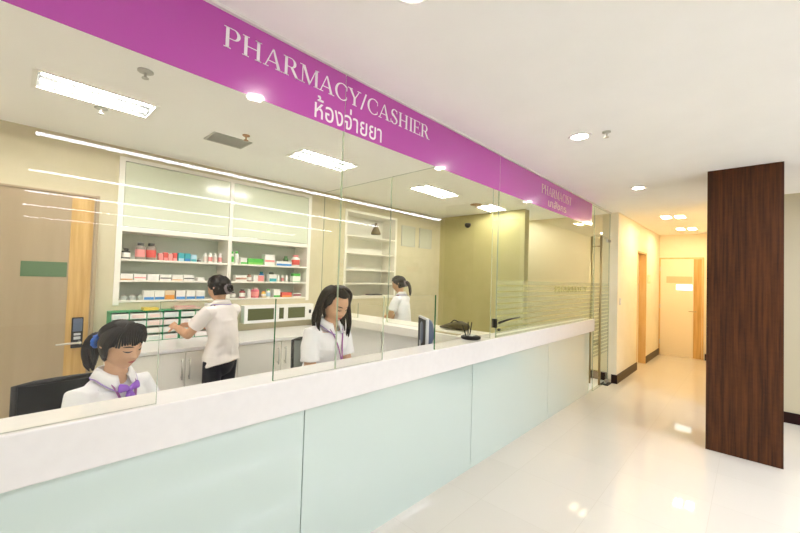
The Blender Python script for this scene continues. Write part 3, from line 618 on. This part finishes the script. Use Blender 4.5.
# ---------------------------------------------------------------- wall paper and small fittings
for y, l in ((4.695, 'left'), (5.155, 'right')):
    t = thing('framed_notice', l + ' framed grey notice on the wall beyond the partition', 'notice', (WX + .002, y, 2.28), 0, 'framed notices')
    boxes('frame', [((0, -.17, -.175), (.012, -.16, .175)), ((0, .16, -.175), (.012, .17, .175)), ((0, -.16, -.175), (.012, .16, -.165)), ((0, -.16, .165), (.012, .16, .175))], 'vent', t)
    bx('print', (0, -.16, -.165), (.008, .16, .165), 'poster', t)
t = thing('light_switch', 'small grey light switch on the corridor wall', 'switch', (-1.55, 6.82, 1.29)); bx('plate', (0, -.04, -.055), (.008, .04, .055), 'silver_plastic', t, bevel=.002); bx('rocker', (.008, -.015, -.025), (.012, .015, .025), 'white', t)
t = thing('room_plate', 'small beige room plate on the corridor wall by the far door', 'sign', (-1.55, 9.10, 1.69)); bx('plate', (0, -.13, -.09), (.008, .13, .09), cm((.72, .64, .40)), t); bx('inset', (.008, -.1, -.05), (.010, .1, .05), cm((.80, .74, .52)), t)

# ---------------------------------------------------------------- things on the counters
mo = thing('computer_monitor', 'flat computer monitor seen side-on behind the counter', 'monitor', (-2.0, 2.42, .75), math.radians(-35))
bm = bmesh.new(); lathe(bm, [(.1, 0), (.1, .008), (.03, .02)], (-.02, 0, 0), 24); obj('foot', bm, 'silver_plastic', mo, smooth=True)
bx('neck', (-.04, -.03, .015), (-.015, .03, .30), 'silver_plastic', mo)
bx('bezel', (-.01, -.04, .25), (.3, -.012, .50), 'silver_plastic', mo, bevel=.008) if 0 else None
bm = bmesh.new(); box(bm, (-.13, -.02, .22), (.13, .005, .50)); obj('bezel', bm, 'silver_plastic', mo, bevel=.006)
bm = bmesh.new(); tube(bm, [(0, .02, .30), (0, .03, .36), (0, .02, .44)], [(.10, .05), (.11, .06), (.10, .05)], 16, up=(1, 0, 0)); obj('housing', bm, 'screen', mo, smooth=True)
bx('screen', (-.115, -.0225, .235), (.115, -.020, .485), 'dark', mo)
t = thing('pen_stand', 'black desk pen stand on the counter ledge near the glass clamp', 'pen stand', (-1.76, 2.72, 1.06), math.radians(10))
bm = bmesh.new(); lathe(bm, [(.07, 0), (.085, .006), (.085, .022), (.07, .028), (.02, .03)], (0, .06, 0), 24); obj('base', bm, 'dark', t, smooth=True)
bx('clip', (-.03, .02, .03), (.03, .1, .035), 'silver_plastic', t)
for i, (p, q) in enumerate((((-.0, -.03, .02), (-.0, -.12, .135)), ((0, 0, .02), (0, -.005, .15)), ((0, .03, .02), (0, .075, .14)))):
    a = thing('pen', ['black pen leaning left in the pen stand', 'black upright pen in the middle of the pen stand', 'black pen leaning right in the pen stand'][i], 'pen', t.location, math.radians(10), 'pens in the stand')
    bm = bmesh.new(); tube(bm, [p, (Vector(p) + Vector(q)) / 2, q], [.004, .006, .0045], 8); obj('barrel', bm, 'dark', a)
t = thing('black_bag', 'dark low bag lying on the far side counter', 'bag', (-2.2, 3.14, 1.06))
bm = bmesh.new(); tube(bm, [(-.17, 0, .012), (-.05, 0, .035), (.08, 0, .05), (.14, 0, .04)], [(.02, .01), (.06, .03), (.07, .045), (.06, .035)], 16, up=(0, 1, 0)); obj('body', bm, mat('olive_black', (.09, .07, .02), .6), t, smooth=True)
bm = bmesh.new(); tube(bm, spline([(-.02, -.03, .07), (.03, -.04, .1), (.09, -.03, .08)]), [.006] * 13, 8); obj('strap', bm, 'dark', t)
tag(bx('paper_sheet', (-2.06, 2.25, .7505), (-1.87, 2.20 - .2, .7525), 'paper'), 'white paper sheet lying on the desk before the monitor', 'paper')
tag(bx('document_folder', (-1.95, 2.80 + .03, 1.0605), (-2.25, 2.90, 1.066), mat('brown_folder', (.42, .36, .20), .6)), 'flat brown folder on the side counter beside the partition', 'folder')

# ---------------------------------------------------------------- chairs
def office_chair(label, loc, rz, cloth, top=.99, wd=.24):
    t = thing('office_chair', label, 'chair', loc, rz)          # faces +x
    bm = bmesh.new(); tube(bm, [(-.2, 0, .405), (0, 0, .395), (.2, 0, .395), (.25, 0, .385)], [(.22, .03), (.24, .04), (.23, .04), (.2, .03)], 20, up=(0, 1, 0)); obj('seat', bm, cloth, t, smooth=True)
    bm = bmesh.new(); n = 12; rows = []
    for j in range(9):
        z = .52 + (top - .52) * j / 8; rows.append([[bm.verts.new((-.25 - .05 * (z - .5) + .05 * (abs(i / n * 2 - 1) ** 2) + o, (i / n * 2 - 1) * wd, z)) for i in range(n + 1)] for o in (0, -.012)])
    for A, B in zip(rows, rows[1:]):
        for i in range(n):
            bm.faces.new((A[0][i], A[0][i + 1], B[0][i + 1], B[0][i])); bm.faces.new((A[1][i], B[1][i], B[1][i + 1], A[1][i + 1]))
    obj('backrest', bm, cloth, t, smooth=True)
    bm = bmesh.new(); pts = [(-.25 - .05 * (z - .5) + .05, s * wd, z) for s, z in ((-1, .5), (-1, top), (1, top), (1, .5))]
    crv = [pts[0]] + [(pts[0][0] - .02, pts[0][1], .75)] + [pts[1]] + [(-.25 - .05 * (top - .5) + .05 * (y ** 2) + 0, y * wd, top) for y in (-.7, -.35, 0, .35, .7)] + [pts[2], (pts[3][0] - .02, pts[3][1], .75), pts[3]]
    tube(bm, crv, [.013] * len(crv), 10); obj('back_frame', bm, 'dark', t, smooth=True)
    bm = bmesh.new(); cyl(bm, (0, 0, .1), (0, 0, .37), .03); obj('column', bm, 'steel', t)
    bm = bmesh.new()
    for k in range(5):
        a = 2 * PI * k / 5; tube(bm, [(0, 0, .1), (.14 * math.cos(a), .14 * math.sin(a), .09), (.28 * math.cos(a), .28 * math.sin(a), .065)], [.025, .02, .014], 8)
    obj('base', bm, 'dark', t)
    for k in range(5):
        a = 2 * PI * k / 5; bm = bmesh.new(); c = Vector((.28 * math.cos(a), .28 * math.sin(a), .028)); q = Vector((-math.sin(a), math.cos(a), 0)) * .02; cyl(bm, c - q, c + q, .028); obj('caster', bm, 'dark', t)
    return t
office_chair('black mesh office chair behind the seated woman with a ponytail', (-2.33, .262, 0), math.radians(0), 'black_cloth', .995, .225)
office_chair('grey office chair behind the standing woman with long hair', (-2.52, 1.83, 0), math.radians(0), 'grey_cloth', 1.03, .2)

# ---------------------------------------------------------------- people
HR = (.074, .092, .113)
def gs(a, s): return math.exp(-(a / s) ** 2)
def head_pt(d, off=0.0):
    x, y, z = d; px, py, pz = x * HR[0], y * HR[1], z * HR[2]
    if z < 0:
        t = -z; px *= 1 - .27 * t ** 1.4
        if y > 0: py = py * (1 - .06 * t) + .010 * t
        else: py = py * (1 - .30 * t) + .008 * t
    if y > 0:
        fl = min(1, y * 1.6); py -= .004 * fl
        if pz < .018 and pz > -.04:
            k = (.018 - pz) / .044; k = k if k < 1 else max(0, 1 - (k - 1) * 6); py += .019 * (k ** 1.25) * gs(px, .0085 + .005 * k) * fl
            if k > .7: py += .006 * gs(abs(px) - .012, .006) * (k - .7) / .3 * fl
        py -= .009 * gs(abs(px) - .031, .015) * gs(pz - .010, .013) * fl
        py += .004 * gs(abs(px) - .031, .010) * gs(pz - .006, .008) * fl
        py += .0035 * gs(pz - .032, .010) * gs(px, .05) * fl
        py += .0075 * gs(px, .019) * gs(pz + .050, .0085) * fl - .003 * gs(px, .022) * gs(pz + .050, .0022) * fl
        py += .007 * gs(px, .020) * gs(pz + .090, .014) * fl
        py += .004 * gs(abs(px) - .042, .016) * gs(pz + .025, .02) * fl
    p = Vector((px, py, pz))
    if off: p += Vector((x, y, z)).normalized() * off
    return p
def face_dir(px, pz):
    z = pz / HR[2]; t = max(0, -z); x = px / (HR[0] * (1 - .27 * t ** 1.4)); y = math.sqrt(max(.02, 1 - x * x - z * z)); return Vector((x, y, z))
def head_bm(bm, Mt, off=0, nu=72, nv=56):
    rows = []
    for j in range(1, nv):
        th = PI * j / nv; rows.append([bm.verts.new(Mt @ head_pt((math.sin(th) * math.cos(2 * PI * i / nu), math.sin(th) * math.sin(2 * PI * i / nu), math.cos(th)), off)) for i in range(nu)])
    for A, B in zip(rows, rows[1:]):
        for i in range(nu): j = (i + 1) % nu; bm.faces.new((A[i], B[i], B[j], A[j]))
    a = bm.verts.new(Mt @ head_pt((0, 0, 1), off)); b = bm.verts.new(Mt @ head_pt((0, 0, -1), off))
    for i in range(nu): j = (i + 1) % nu; bm.faces.new((a, rows[0][i], rows[0][j])); bm.faces.new((b, rows[-1][j], rows[-1][i]))
def patch(name, Mt, cx, cz, hw, hh, m, parent, off=.0012, bend=0, taper=.8):
    bm = bmesh.new(); n = 12; rows = []
    for i in range(n + 1):
        u = i / n * 2 - 1; h = hh * (1 - taper * u * u); col = []
        for v in (-1, 0, 1):
            p = head_pt(face_dir(cx + u * hw, cz + v * h + bend * u * u)); nr = Vector((p.x * .5, 1, 0)).normalized(); col.append(Mt @ (p + nr * (off + (.001 if v == 0 else 0))))
        rows.append([bm.verts.new(c) for c in col])
    for A, B in zip(rows, rows[1:]):
        for k in range(2): bm.faces.new((A[k], A[k + 1], B[k + 1], B[k]))
    return obj(name, bm, m, parent, smooth=True)
def hand(bm, wr, d, nrm, s=1.0, curl=.5, side=1, thumb=True):
    """wr wrist, d pointing direction, nrm back-of-hand normal"""
    d = Vector(d).normalized(); nrm = (Vector(nrm) - d * Vector(nrm).dot(d)).normalized(); r = d.cross(nrm) * side; wr = Vector(wr)
    tube(bm, [wr, wr + d * .035 * s, wr + d * .075 * s], [(.024 * s, .017 * s), (.034 * s, .015 * s), (.036 * s, .012 * s)], 12, up=r)
    for k, (o, ln) in enumerate(((-.027, .062), (-.009, .072), (.009, .068), (.026, .052))):
        b = wr + d * (.072 - abs(o) * .2) * s + r * o * s; p = [b]; a = 0
        for q in range(3): a += curl * (.5 + .2 * k / 3); p.append(p[-1] + (d * math.cos(a) - nrm * math.sin(a) + r * o * 1.5) * ln * s * (.42, .32, .26)[q])
        tube(bm, p, [.0085 * s, .008 * s, .0075 * s, .0065 * s], 8)
    b = wr + d * .02 * s - r * .024 * s
    tube(bm, [b, b + (d * .6 - r * .7 - nrm * .3) * .035 * s, b + (d * .95 - r * .75 - nrm * .5) * .06 * s], [.012 * s, .0105 * s, .008 * s], 8)
def rotm(yaw, pitch, roll): return Matrix.Rotation(yaw, 4, 'Z') @ Matrix.Rotation(-pitch, 4, 'X') @ Matrix.Rotation(roll, 4, 'Y')

def person(label, loc, rz, J, hyaw, hpitch, hroll, hair, shirt='shirt', vox=.005, lanyard=False, bow=False, seated=False, sh=.5):
    """local frame: faces +y, up +z. J holds joints"""
    root = thing('person', label, 'person', loc, rz)
    sL, sR, nb, hc, wa, hp = (Vector(J[k]) for k in ('sL', 'sR', 'nb', 'hc', 'wa', 'hp'))
    Mt = Matrix.Translation(hc) @ rotm(hyaw, hpitch, hroll) @ Matrix.Scale(J.get('hs', 1.0), 4)
    ch = (sL + sR) / 2
    def torso(bm, k, low, top=True):
        lean = (ch - hp)
        pts = [low, hp + Vector((0, 0, 0)), wa, wa.lerp(ch, .55) + Vector((0, .012, 0)), ch - Vector((0, 0, .045)), ch + Vector((0, -.005, .012)), nb + Vector((0, 0, -.012))]
        rr = [(.168, .118), (.166, .117), (.138, .098), (.150, .112), (.158, .098), (.125, .075), (.062, .055)]
        tube(bm, spline(pts, 4), [tuple(c * k for c in rr[min(i // 4, 6)]) if i % 4 == 0 or i // 4 >= 6 else tuple(((1 - (i % 4) / 4) * a + (i % 4) / 4 * b) * k for a, b in zip(rr[i // 4], rr[i // 4 + 1])) for i in range(25)], 28, up=(1, 0, 0), round_caps=False)
    # body
    bm = bmesh.new(); torso(bm, .90, hp - Vector((0, 0, .06)))
    tube(bm, [nb - Vector((0, 0, .04)), nb.lerp(hc, .35), hc + Mt.to_3x3() @ Vector((0, -.018, -.05))], [.052, .046, .050], 20)
    head_bm(bm, Mt)
    for s in (-1, 1):
        tube(bm, [Mt @ Vector((s * .072, -.012, .018)), Mt @ Vector((s * .080, -.018, .004)), Mt @ Vector((s * .073, -.010, -.022))], [(.006, .015), (.007, .018), (.005, .010)], 10, up=(1, 0, 0))
    for s, S, e, wv in ((-1, sL, 'eL', 'wL'), (1, sR, 'eR', 'wR')):
        E = Vector(J[e]); W = Vector(J[wv])
        tube(bm, [S + Vector((-s * .03, 0, -.01)), S.lerp(E, .3), S.lerp(E, .75), E], [.050, .043, .038, .036], 16)
        tube(bm, [E, E.lerp(W, .3), E.lerp(W, .75), W], [.036, .036, .028, .023], 16)
        hd = Vector(J.get('h' + wv[1], (W - E))); hand(bm, W, hd, J.get('n' + wv[1], (0, 0, 1)), .95, J.get('curl', .5), side=-s)
    legs = J['legs']
    for lg in legs: 
        tube(bm, lg[:-1], [.078, .062, .048, .046, .034][:len(lg) - 1], 16); a = Vector(lg[-2]); tube(bm, [a + Vector((0, -.03, -.04)), a + Vector((0, .05, -.05)), a + Vector((0, .15, -.058))], [(.03, .025), (.036, .022), (.03, .014)], 12, up=(1, 0, 0))
    body = mesh_obj('body', remesh(bm, vox, 2), 'skin', root)
    # shirt
    bm = bmesh.new(); low = Vector(J.get('hem', hp - Vector((0, 0, .08)))); torso(bm, 1.03, low)
    for s, S, e in ((-1, sL, 'eL'), (1, sR, 'eR')):
        E = Vector(J[e]); q = S.lerp(E, J.get('sleeve', .72)); tube(bm, [S + Vector((-s * .05, 0, -.012)), S + Vector((-s * .008, 0, -.006)), S.lerp(E, .3), q], [.056, .061, .060, .062], 20, round_caps=False)
    me = remesh(bm, vox * 1.1, 5)
    random.seed(3); nrms = [v.normal.copy() for v in me.vertices]
    for v, nrm in zip(me.vertices, nrms):
        c = v.co.copy(); f = .5 + .5 * min(1, max(0, (ch.z - c.z) / .15))
        a = noise.noise(Vector((c.x * 9, c.y * 9, c.z * 5))) * .009 + noise.noise(Vector((c.x * 16 + 3, c.y * 16 + c.z * 8, c.z * 20))) * .0055
        v.co = c + nrm * a * f
    mesh_obj('shirt', me, shirt, root)
    # collar
    cl = None
    bm = bmesh.new(); n = 28; rows = []
    for i in range(n + 1):
        a = math.radians(20 + (320) * i / n); fr = max(0, math.cos(a)) ** 3; sx = math.sin(a); cy = math.cos(a)
        top = nb + Vector((.060 * sx, .058 * cy - .004, .040 - .038 * max(0, cy)))
        mid = nb + Vector((.076 * sx, .070 * cy, .030 - .045 * max(0, cy)))
        bot = nb + Vector((.092 * sx, .084 * cy + .014 * fr, -.002 - .070 * max(0, cy) ** 1.5))
        rows.append([bm.verts.new(p) for p in (top, mid, bot)])
    for A, B in zip(rows, rows[1:]):
        for k in range(2): bm.faces.new((A[k], A[k + 1], B[k + 1], B[k]))
    trimpts = [r[2].co.copy() for r in rows]
    cl = obj('collar', bm, shirt, root, smooth=True); so = cl.modifiers.new('s', 'SOLIDIFY'); so.thickness = .005; so.offset = 0
    bm = bmesh.new(); tube(bm, trimpts, [(.0035, .0035)] * len(trimpts), 8); obj('collar_trim', bm, 'lav', cl, smooth=True)
    # front placket
    fpt = lambda z, x=0, o=.0: Vector((x, ch.y + .112 + o + (.012 if z < ch.z - .08 else 0) - max(0, (z - (ch.z - .03))) * .55, z))
    if lanyard or bow:
        bm = bmesh.new()
        for s in (-1, 1):
            q = spline([nb + Vector((s * .062, .01, .02)), nb + Vector((s * .05, .075, -.045)), fpt(ch.z - .08, s * .022, .006), fpt(ch.z - .17, s * .006, .012), fpt(ch.z - .24, 0, .014)], 5)
            tube(bm, q, [(.0065, .002)] * len(q), 6, up=(1, 0, 0))
        ly = obj('lanyard', bm, 'lanyard', root)
        bm = bmesh.new(); c = fpt(ch.z - .27, 0, .012); box(bm, c + Vector((-.016, -.002, -.035)), c + Vector((.016, .002, .03))); obj('badge', bm, 'badge', ly)
        c = fpt(ch.z - .22, 0, .016); bm = bmesh.new(); box(bm, c + Vector((-.010, -.004, -.012)), c + Vector((.010, .004, .012))); obj('clip', bm, 'lanyard', ly)
    if bow:
        bm = bmesh.new(); c = nb + Vector((0, .098, -.058))
        for s in (-1, 1):
            tube(bm, [c, c + Vector((s * .02, .006, .010)), c + Vector((s * .045, .0, .014))], [(.008, .006), (.016, .009), (.020, .007)], 12, up=(0, 0, 1))
            tube(bm, [c, c + Vector((s * .012, .010, -.03)), c + Vector((s * .022, .012, -.075))], [(.008, .004), (.012, .004), (.015, .003)], 8, up=(1, 0, 0))
        cyl(bm, c + Vector((-.009, .004, 0)), c + Vector((.009, .004, 0)), .011)
        obj('ribbon_bow', bm, 'violet', root, smooth=True)
    # trousers and shoes
    bm = bmesh.new()
    tube(bm, [hp + Vector((0, 0, .05)), hp + Vector((0, -.005, -.03)), hp + Vector((0, 0, -.10))], [(.135, .090), (.145, .098), (.13, .095)], 24, up=(1, 0, 0))
    for lg in legs: tube(bm, lg[:-1], [.080, .074, .066, .062, .058][:len(lg) - 1], 18)
    mesh_obj('trousers', remesh(bm, .009, 3), 'trousers', root)
    for lg in legs:
        a = Vector(lg[-2]); bm = bmesh.new(); tube(bm, [a + Vector((0, -.045, -.04)), a + Vector((0, .05, -.048)), a + Vector((0, .16, -.055))], [(.036, .034), (.042, .028), (.034, .018)], 14, up=(1, 0, 0)); obj('shoe', bm, 'dark', root, smooth=True)
    # face details
    for s in (-1, 1):
        patch('eyebrow', Mt, s * .031, .030, .019, .0034, 'hair', root, bend=-.004); patch('eyelashes', Mt, s * .031, .003, .017, .0032, 'eye', root, bend=.005)
    patch('lips', Mt, 0, -.050, .020, .0065, 'lips', root, off=.0008, bend=.001)
    hair(root, Mt, J)
    return root

def hair_cap(bm, Mt, off, hairline, nu=96, nv=72):
    rows = {}
    def P(i, j, o):
        th = PI * j / nv; a = 2 * PI * i / nu; d = (math.sin(th) * math.cos(a), math.sin(th) * math.sin(a), math.cos(th))
        return d, Mt @ (head_pt(d, 0) * 1.0 + Vector(d) * (o + .0018 * math.sin(a * 34 + 3 * math.sin(th * 3)) * math.sin(th)))
    V = {}
    def vert(i, j, o):
        k = (i % nu, j, o)
        if k not in V: V[k] = bm.verts.new(P(i % nu, j, o)[1])
        return V[k]
    keep = set()
    for j in range(1, nv - 1):
        for i in range(nu):
            d, _ = P(i + .5, j + .5, 0)
            if hairline(*d): keep.add((i, j))
    for i, j in keep:
        for o, fl in ((off, 0), (-.004, 1)):
            q = [vert(i, j, o), vert(i, j + 1, o), vert(i + 1, j + 1, o), vert(i + 1, j, o)]; bm.faces.new(q[::-1] if fl else q)
        for (di, dj, e) in ((1, 0, ((1, 0), (1, 1))), (-1, 0, ((0, 0), (0, 1))), (0, 1, ((0, 1), (1, 1))), (0, -1, ((0, 0), (1, 0)))):
            if ((i + di) % nu, j + dj) not in keep and j + dj > 0:
                a, b = [(i + x, j + y) for x, y in e]
                try: bm.faces.new((vert(*a, off), vert(*b, off), vert(*b, -.004), vert(*a, -.004)))
                except ValueError: pass
    # crown cap
    for o in (off, -.004):
        c = bm.verts.new(Mt @ head_pt((0, 0, 1), o))
        for i in range(nu): 
            try: bm.faces.new((c, vert(i, 1, o), vert(i + 1, 1, o)))
            except ValueError: pass
def lock(bm, Mt, pts, w, n=5, th=.006, up=None):
    q = spline(pts, n); k = len(q); tube(bm, [Mt @ p for p in q], [(w * (.75 + .35 * math.sin(PI * min(1, i / k * 1.2))) * (1 - .75 * max(0, i / (k - 1) - .8) / .2), th) for i in range(k)], 8, up=up)
def on_head(az, el, off):
    """az from the front (0) towards +x (right), el up; degrees"""
    a = math.radians(az); e = math.radians(el); d = (math.sin(a) * math.cos(e), math.cos(a) * math.cos(e), math.sin(e)); return head_pt(d, off)

def hair_ponytail(root, Mt, J):
    rnd = random.Random(4)
    bm = bmesh.new(); hair_cap(bm, Mt, .013, lambda x, y, z: (z > .52) if y > .45 else (z > -.05 + .75 * max(0, y) or (y < -.1 and z > -.55)))
    # fringe combed across the forehead
    for i in range(22):
        az = -66 + i * 6.2
        p = [on_head(az * .35 + 12, 74, .014), on_head(az * .8, 54, .019), on_head(az, 38, .017), on_head(az * 1.06 - 3, 25 - abs(az) * .20 + rnd.uniform(-3.5, 3.5), .012)]
        lock(bm, Mt, p, .0125, th=.004)
    for s in (-1, 1):
        for k in range(4): lock(bm, Mt, [on_head(s * (58 + k * 7), 58, .014), on_head(s * (72 + k * 6), 30, .014), on_head(s * (80 + k * 5), 4, .011), on_head(s * (84 + k * 8), -18 - k * 2, .010)], .010, th=.004)
    for k in range(14):
        a = 95 + k * 12.5; lock(bm, Mt, [on_head(a, 60, .013), on_head(a + (180 - a) * .4, 30, .015), on_head(a + (180 - a) * .8, 5, .016), Vector((0, -.105, -.01))], .014, th=.005)
    h = obj('hair', bm, 'hair', root, smooth=True)
    bm = bmesh.new(); rb = Vector((.016, -.116, -.016))
    for i in range(16):
        a = 2 * PI * i / 16; o = Vector((math.cos(a) * .016, 0, math.sin(a) * .016)); k = rnd.uniform(.85, 1.1)
        lock(bm, Mt, [rb + o * .4, rb + Vector((0, -.035, -.004)) + o * 1.7, rb + Vector((0, -.050, -.055)) + o * 1.9, rb + Vector((0, -.035, -.105 * k)) + o * 1.7, rb + Vector((0, -.015, -.145 * k)) + o * .8], .011, th=.008)
    obj('ponytail', bm, 'hair', root, smooth=True)
    bm = bmesh.new(); n = 30; pts = [rb + Vector((math.cos(2 * PI * i / n) * .027, -.006 + .004 * math.sin(i * 2.5), math.sin(2 * PI * i / n) * .027)) for i in range(n + 1)]
    tube(bm, [Mt @ p for p in pts], [.0125 + .003 * math.sin(i * 2.1) for i in range(n + 1)], 10); obj('scrunchie', bm, 'blue', root, smooth=True)
def hair_long(root, Mt, J):
    rnd = random.Random(9)
    bm = bmesh.new(); hair_cap(bm, Mt, .014, lambda x, y, z: (z > .70) if y > .36 else (z > -.2 + 1.2 * max(0, y) or y < -.05))
    R3 = Mt.to_3x3().normalized(); down = R3.inverted() @ Vector((0, 0, -1))
    for s in (-1, 1):
        a0 = 92 if s > 0 else 74
        for k in range(22):
            az = a0 + k * (180 - a0) / 21; 
            p = [on_head(s * 4, 88 - k * .5, .012), on_head(s * az * .75, 58, .019), on_head(s * az, 32, .021), on_head(s * (az + 4), 4, .021)]
            q = p[-1]; ln = rnd.uniform(.17, .20) + (.02 if k > 6 else -.02)
            out = Vector((s * .012, -.016 if k > 3 else .0, 0)) * (1.5 if s > 0 else 1)
            p += [q + down * ln * .45 + out, q + down * ln * .85 + out * 1.6, q + down * (ln + .05) + out * .8]
            lock(bm, Mt, p, .0145, th=.006)
    obj('hair', bm, 'hair', root, smooth=True)
def hair_bun(root, Mt, J):
    rnd = random.Random(2)
    bm = bmesh.new(); hair_cap(bm, Mt, .013, lambda x, y, z: (z > .50) if y > .5 else (z > -.10 + .8 * max(0, y) or (y < -.1 and z > -.5)))
    for k in range(26):
        a = -170 + k * 13.2; lock(bm, Mt, [on_head(a, 50, .014), on_head(a + (180 * (1 if a > 0 else -1) - a) * .55, 22, .017), Vector((0, -.108, -.015))], .014, th=.005)
    obj('hair', bm, 'hair', root, smooth=True)
    bm = bmesh.new(); c = Vector((0, -.118, -.018))
    for k in range(9):
        a0 = rnd.uniform(0, 6.28); R = .024; tl = rnd.uniform(-.7, .7); pts = [c + Vector((R * math.cos(a0 + t * 5.5 / 8), R * math.sin(tl) * math.sin(a0 + t * .7) - .006, R * math.sin(a0 + t * 5.5 / 8))) for t in range(9)]
        lock(bm, Mt, pts, .009, 3, .008)
    obj('bun', bm, 'hair', root, smooth=True)
    bm = bmesh.new(); n = 40; pts = [Vector((math.cos(2 * PI * i / n) * .036, -.104 + .006 * math.sin(i * 2.2), -.018 + math.sin(2 * PI * i / n) * .036)) for i in range(n + 1)]
    tube(bm, [Mt @ p for p in pts], [.010 + .004 * math.sin(i * 2.6) for i in range(n + 1)], 10); obj('scrunchie', bm, mat('grey_lilac_scrunchie', (.20, .16, .17), .7), root, smooth=True)

# seated woman with ponytail
def stand_legs(h, sp=.09, b=0): return [[(s * sp, b, .80), (s * sp, b + .01, .60), (s * sp, b + .012, .42), (s * sp, b, .25), (s * sp, b, .09), 0] for s in (-1, 1)]
sit_legs = [[(s * .09, .02, .52), (s * .10, .18, .53), (s * .10, .33, .50), (s * .10, .32, .28), (s * .10, .27, .09), 0] for s in (-1, 1)]
J1 = dict(hp=(0, 0, .56), wa=(0, .01, .74), sL=(-.148, .035, 1.000), sR=(.148, .035, 1.000), nb=(0, .045, 1.066), hc=(0, .085, 1.208), hs=.99,
          eL=(-.20, .10, .76), eR=(.20, .12, .76), wL=(-.13, .30, .785), wR=(.10, .32, .785), hem=(0, 0, .50), legs=sit_legs, curl=.7)
person('seated young woman in white polo with violet ribbon and blue-tied ponytail', (-2.27, .345, 0), math.radians(-62), J1, math.radians(2), math.radians(17), math.radians(4), hair_ponytail, bow=True, vox=.0045)
# standing woman with long hair
J2 = dict(hp=(0, -.02, .86), wa=(0, -.01, 1.0), sL=(-.150, .02, 1.20), sR=(.150, .02, 1.20), nb=(0, .035, 1.25), hc=(0, .085, 1.378), hs=1.04,
          eL=(-.175, .05, .95), eR=(.175, .05, .95), wL=(-.14, .22, .82), wR=(.14, .22, .82), hem=(0, 0, .74), legs=stand_legs(1), curl=.6)
person('standing woman in white polo with long black hair and lanyard', (-2.12, 1.505, 0), math.radians(-80), J2, math.radians(-6), math.radians(27), 0, hair_long, lanyard=True, vox=.0045)
# woman at the shelves
J3 = dict(hp=(0, 0, .84), wa=(0, -.02, 1.0), sL=(-.165, .01, 1.235), sR=(.165, .01, 1.235), nb=(0, .025, 1.29), hc=(0, .06, 1.425), hs=1.0,
          eL=(-.21, .16, 1.03), eR=(.20, .16, 1.04), wL=(-.12, .39, 1.075), wR=(.10, .40, 1.06), hem=(0, -.02, .76), legs=stand_legs(1), curl=.35, nL=(-.8, 0, .6), nR=(.8, 0, .6), sleeve=.66)
person('woman in white polo reaching to the drawer racks, hair in a bun', (-3.42, 1.32, 0), math.radians(118), J3, math.radians(2), math.radians(10), 0, hair_bun, shirt='shirt_warm', vox=.0055)
# woman in the far room
def hair_low(root, Mt, J):
    hair_bun(root, Mt, J)
    bm = bmesh.new(); rb = Vector((0, -.115, -.02)); rnd = random.Random(5)
    for i in range(12):
        a = 2 * PI * i / 12; o = Vector((math.cos(a) * .018, 0, math.sin(a) * .018)); lock(bm, Mt, [rb + o * .4, rb + Vector((0, -.035, -.03)) + o * 2, rb + Vector((0, -.03, -.10)) + o * 1.6, rb + Vector((0, -.01, -.17)) + o * .5], .013, th=.01)
    obj('ponytail', bm, 'hair', root, smooth=True)
J4 = dict(hp=(0, 0, .88), wa=(0, -.01, 1.05), sL=(-.165, .02, 1.27), sR=(.165, .02, 1.27), nb=(0, .03, 1.33), hc=(0, .075, 1.475), hs=1.0,
          eL=(-.22, .08, 1.05), eR=(.20, .08, 1.05), wL=(-.12, .28, .96), wR=(.12, .28, .96), hem=(0, -.02, .80), legs=stand_legs(1), curl=.6)
person('woman in white polo standing beyond the glass partition with back turned', (-3.58, 3.84, 0), math.radians(108), J4, math.radians(10), math.radians(16), 0, hair_low, vox=.007)
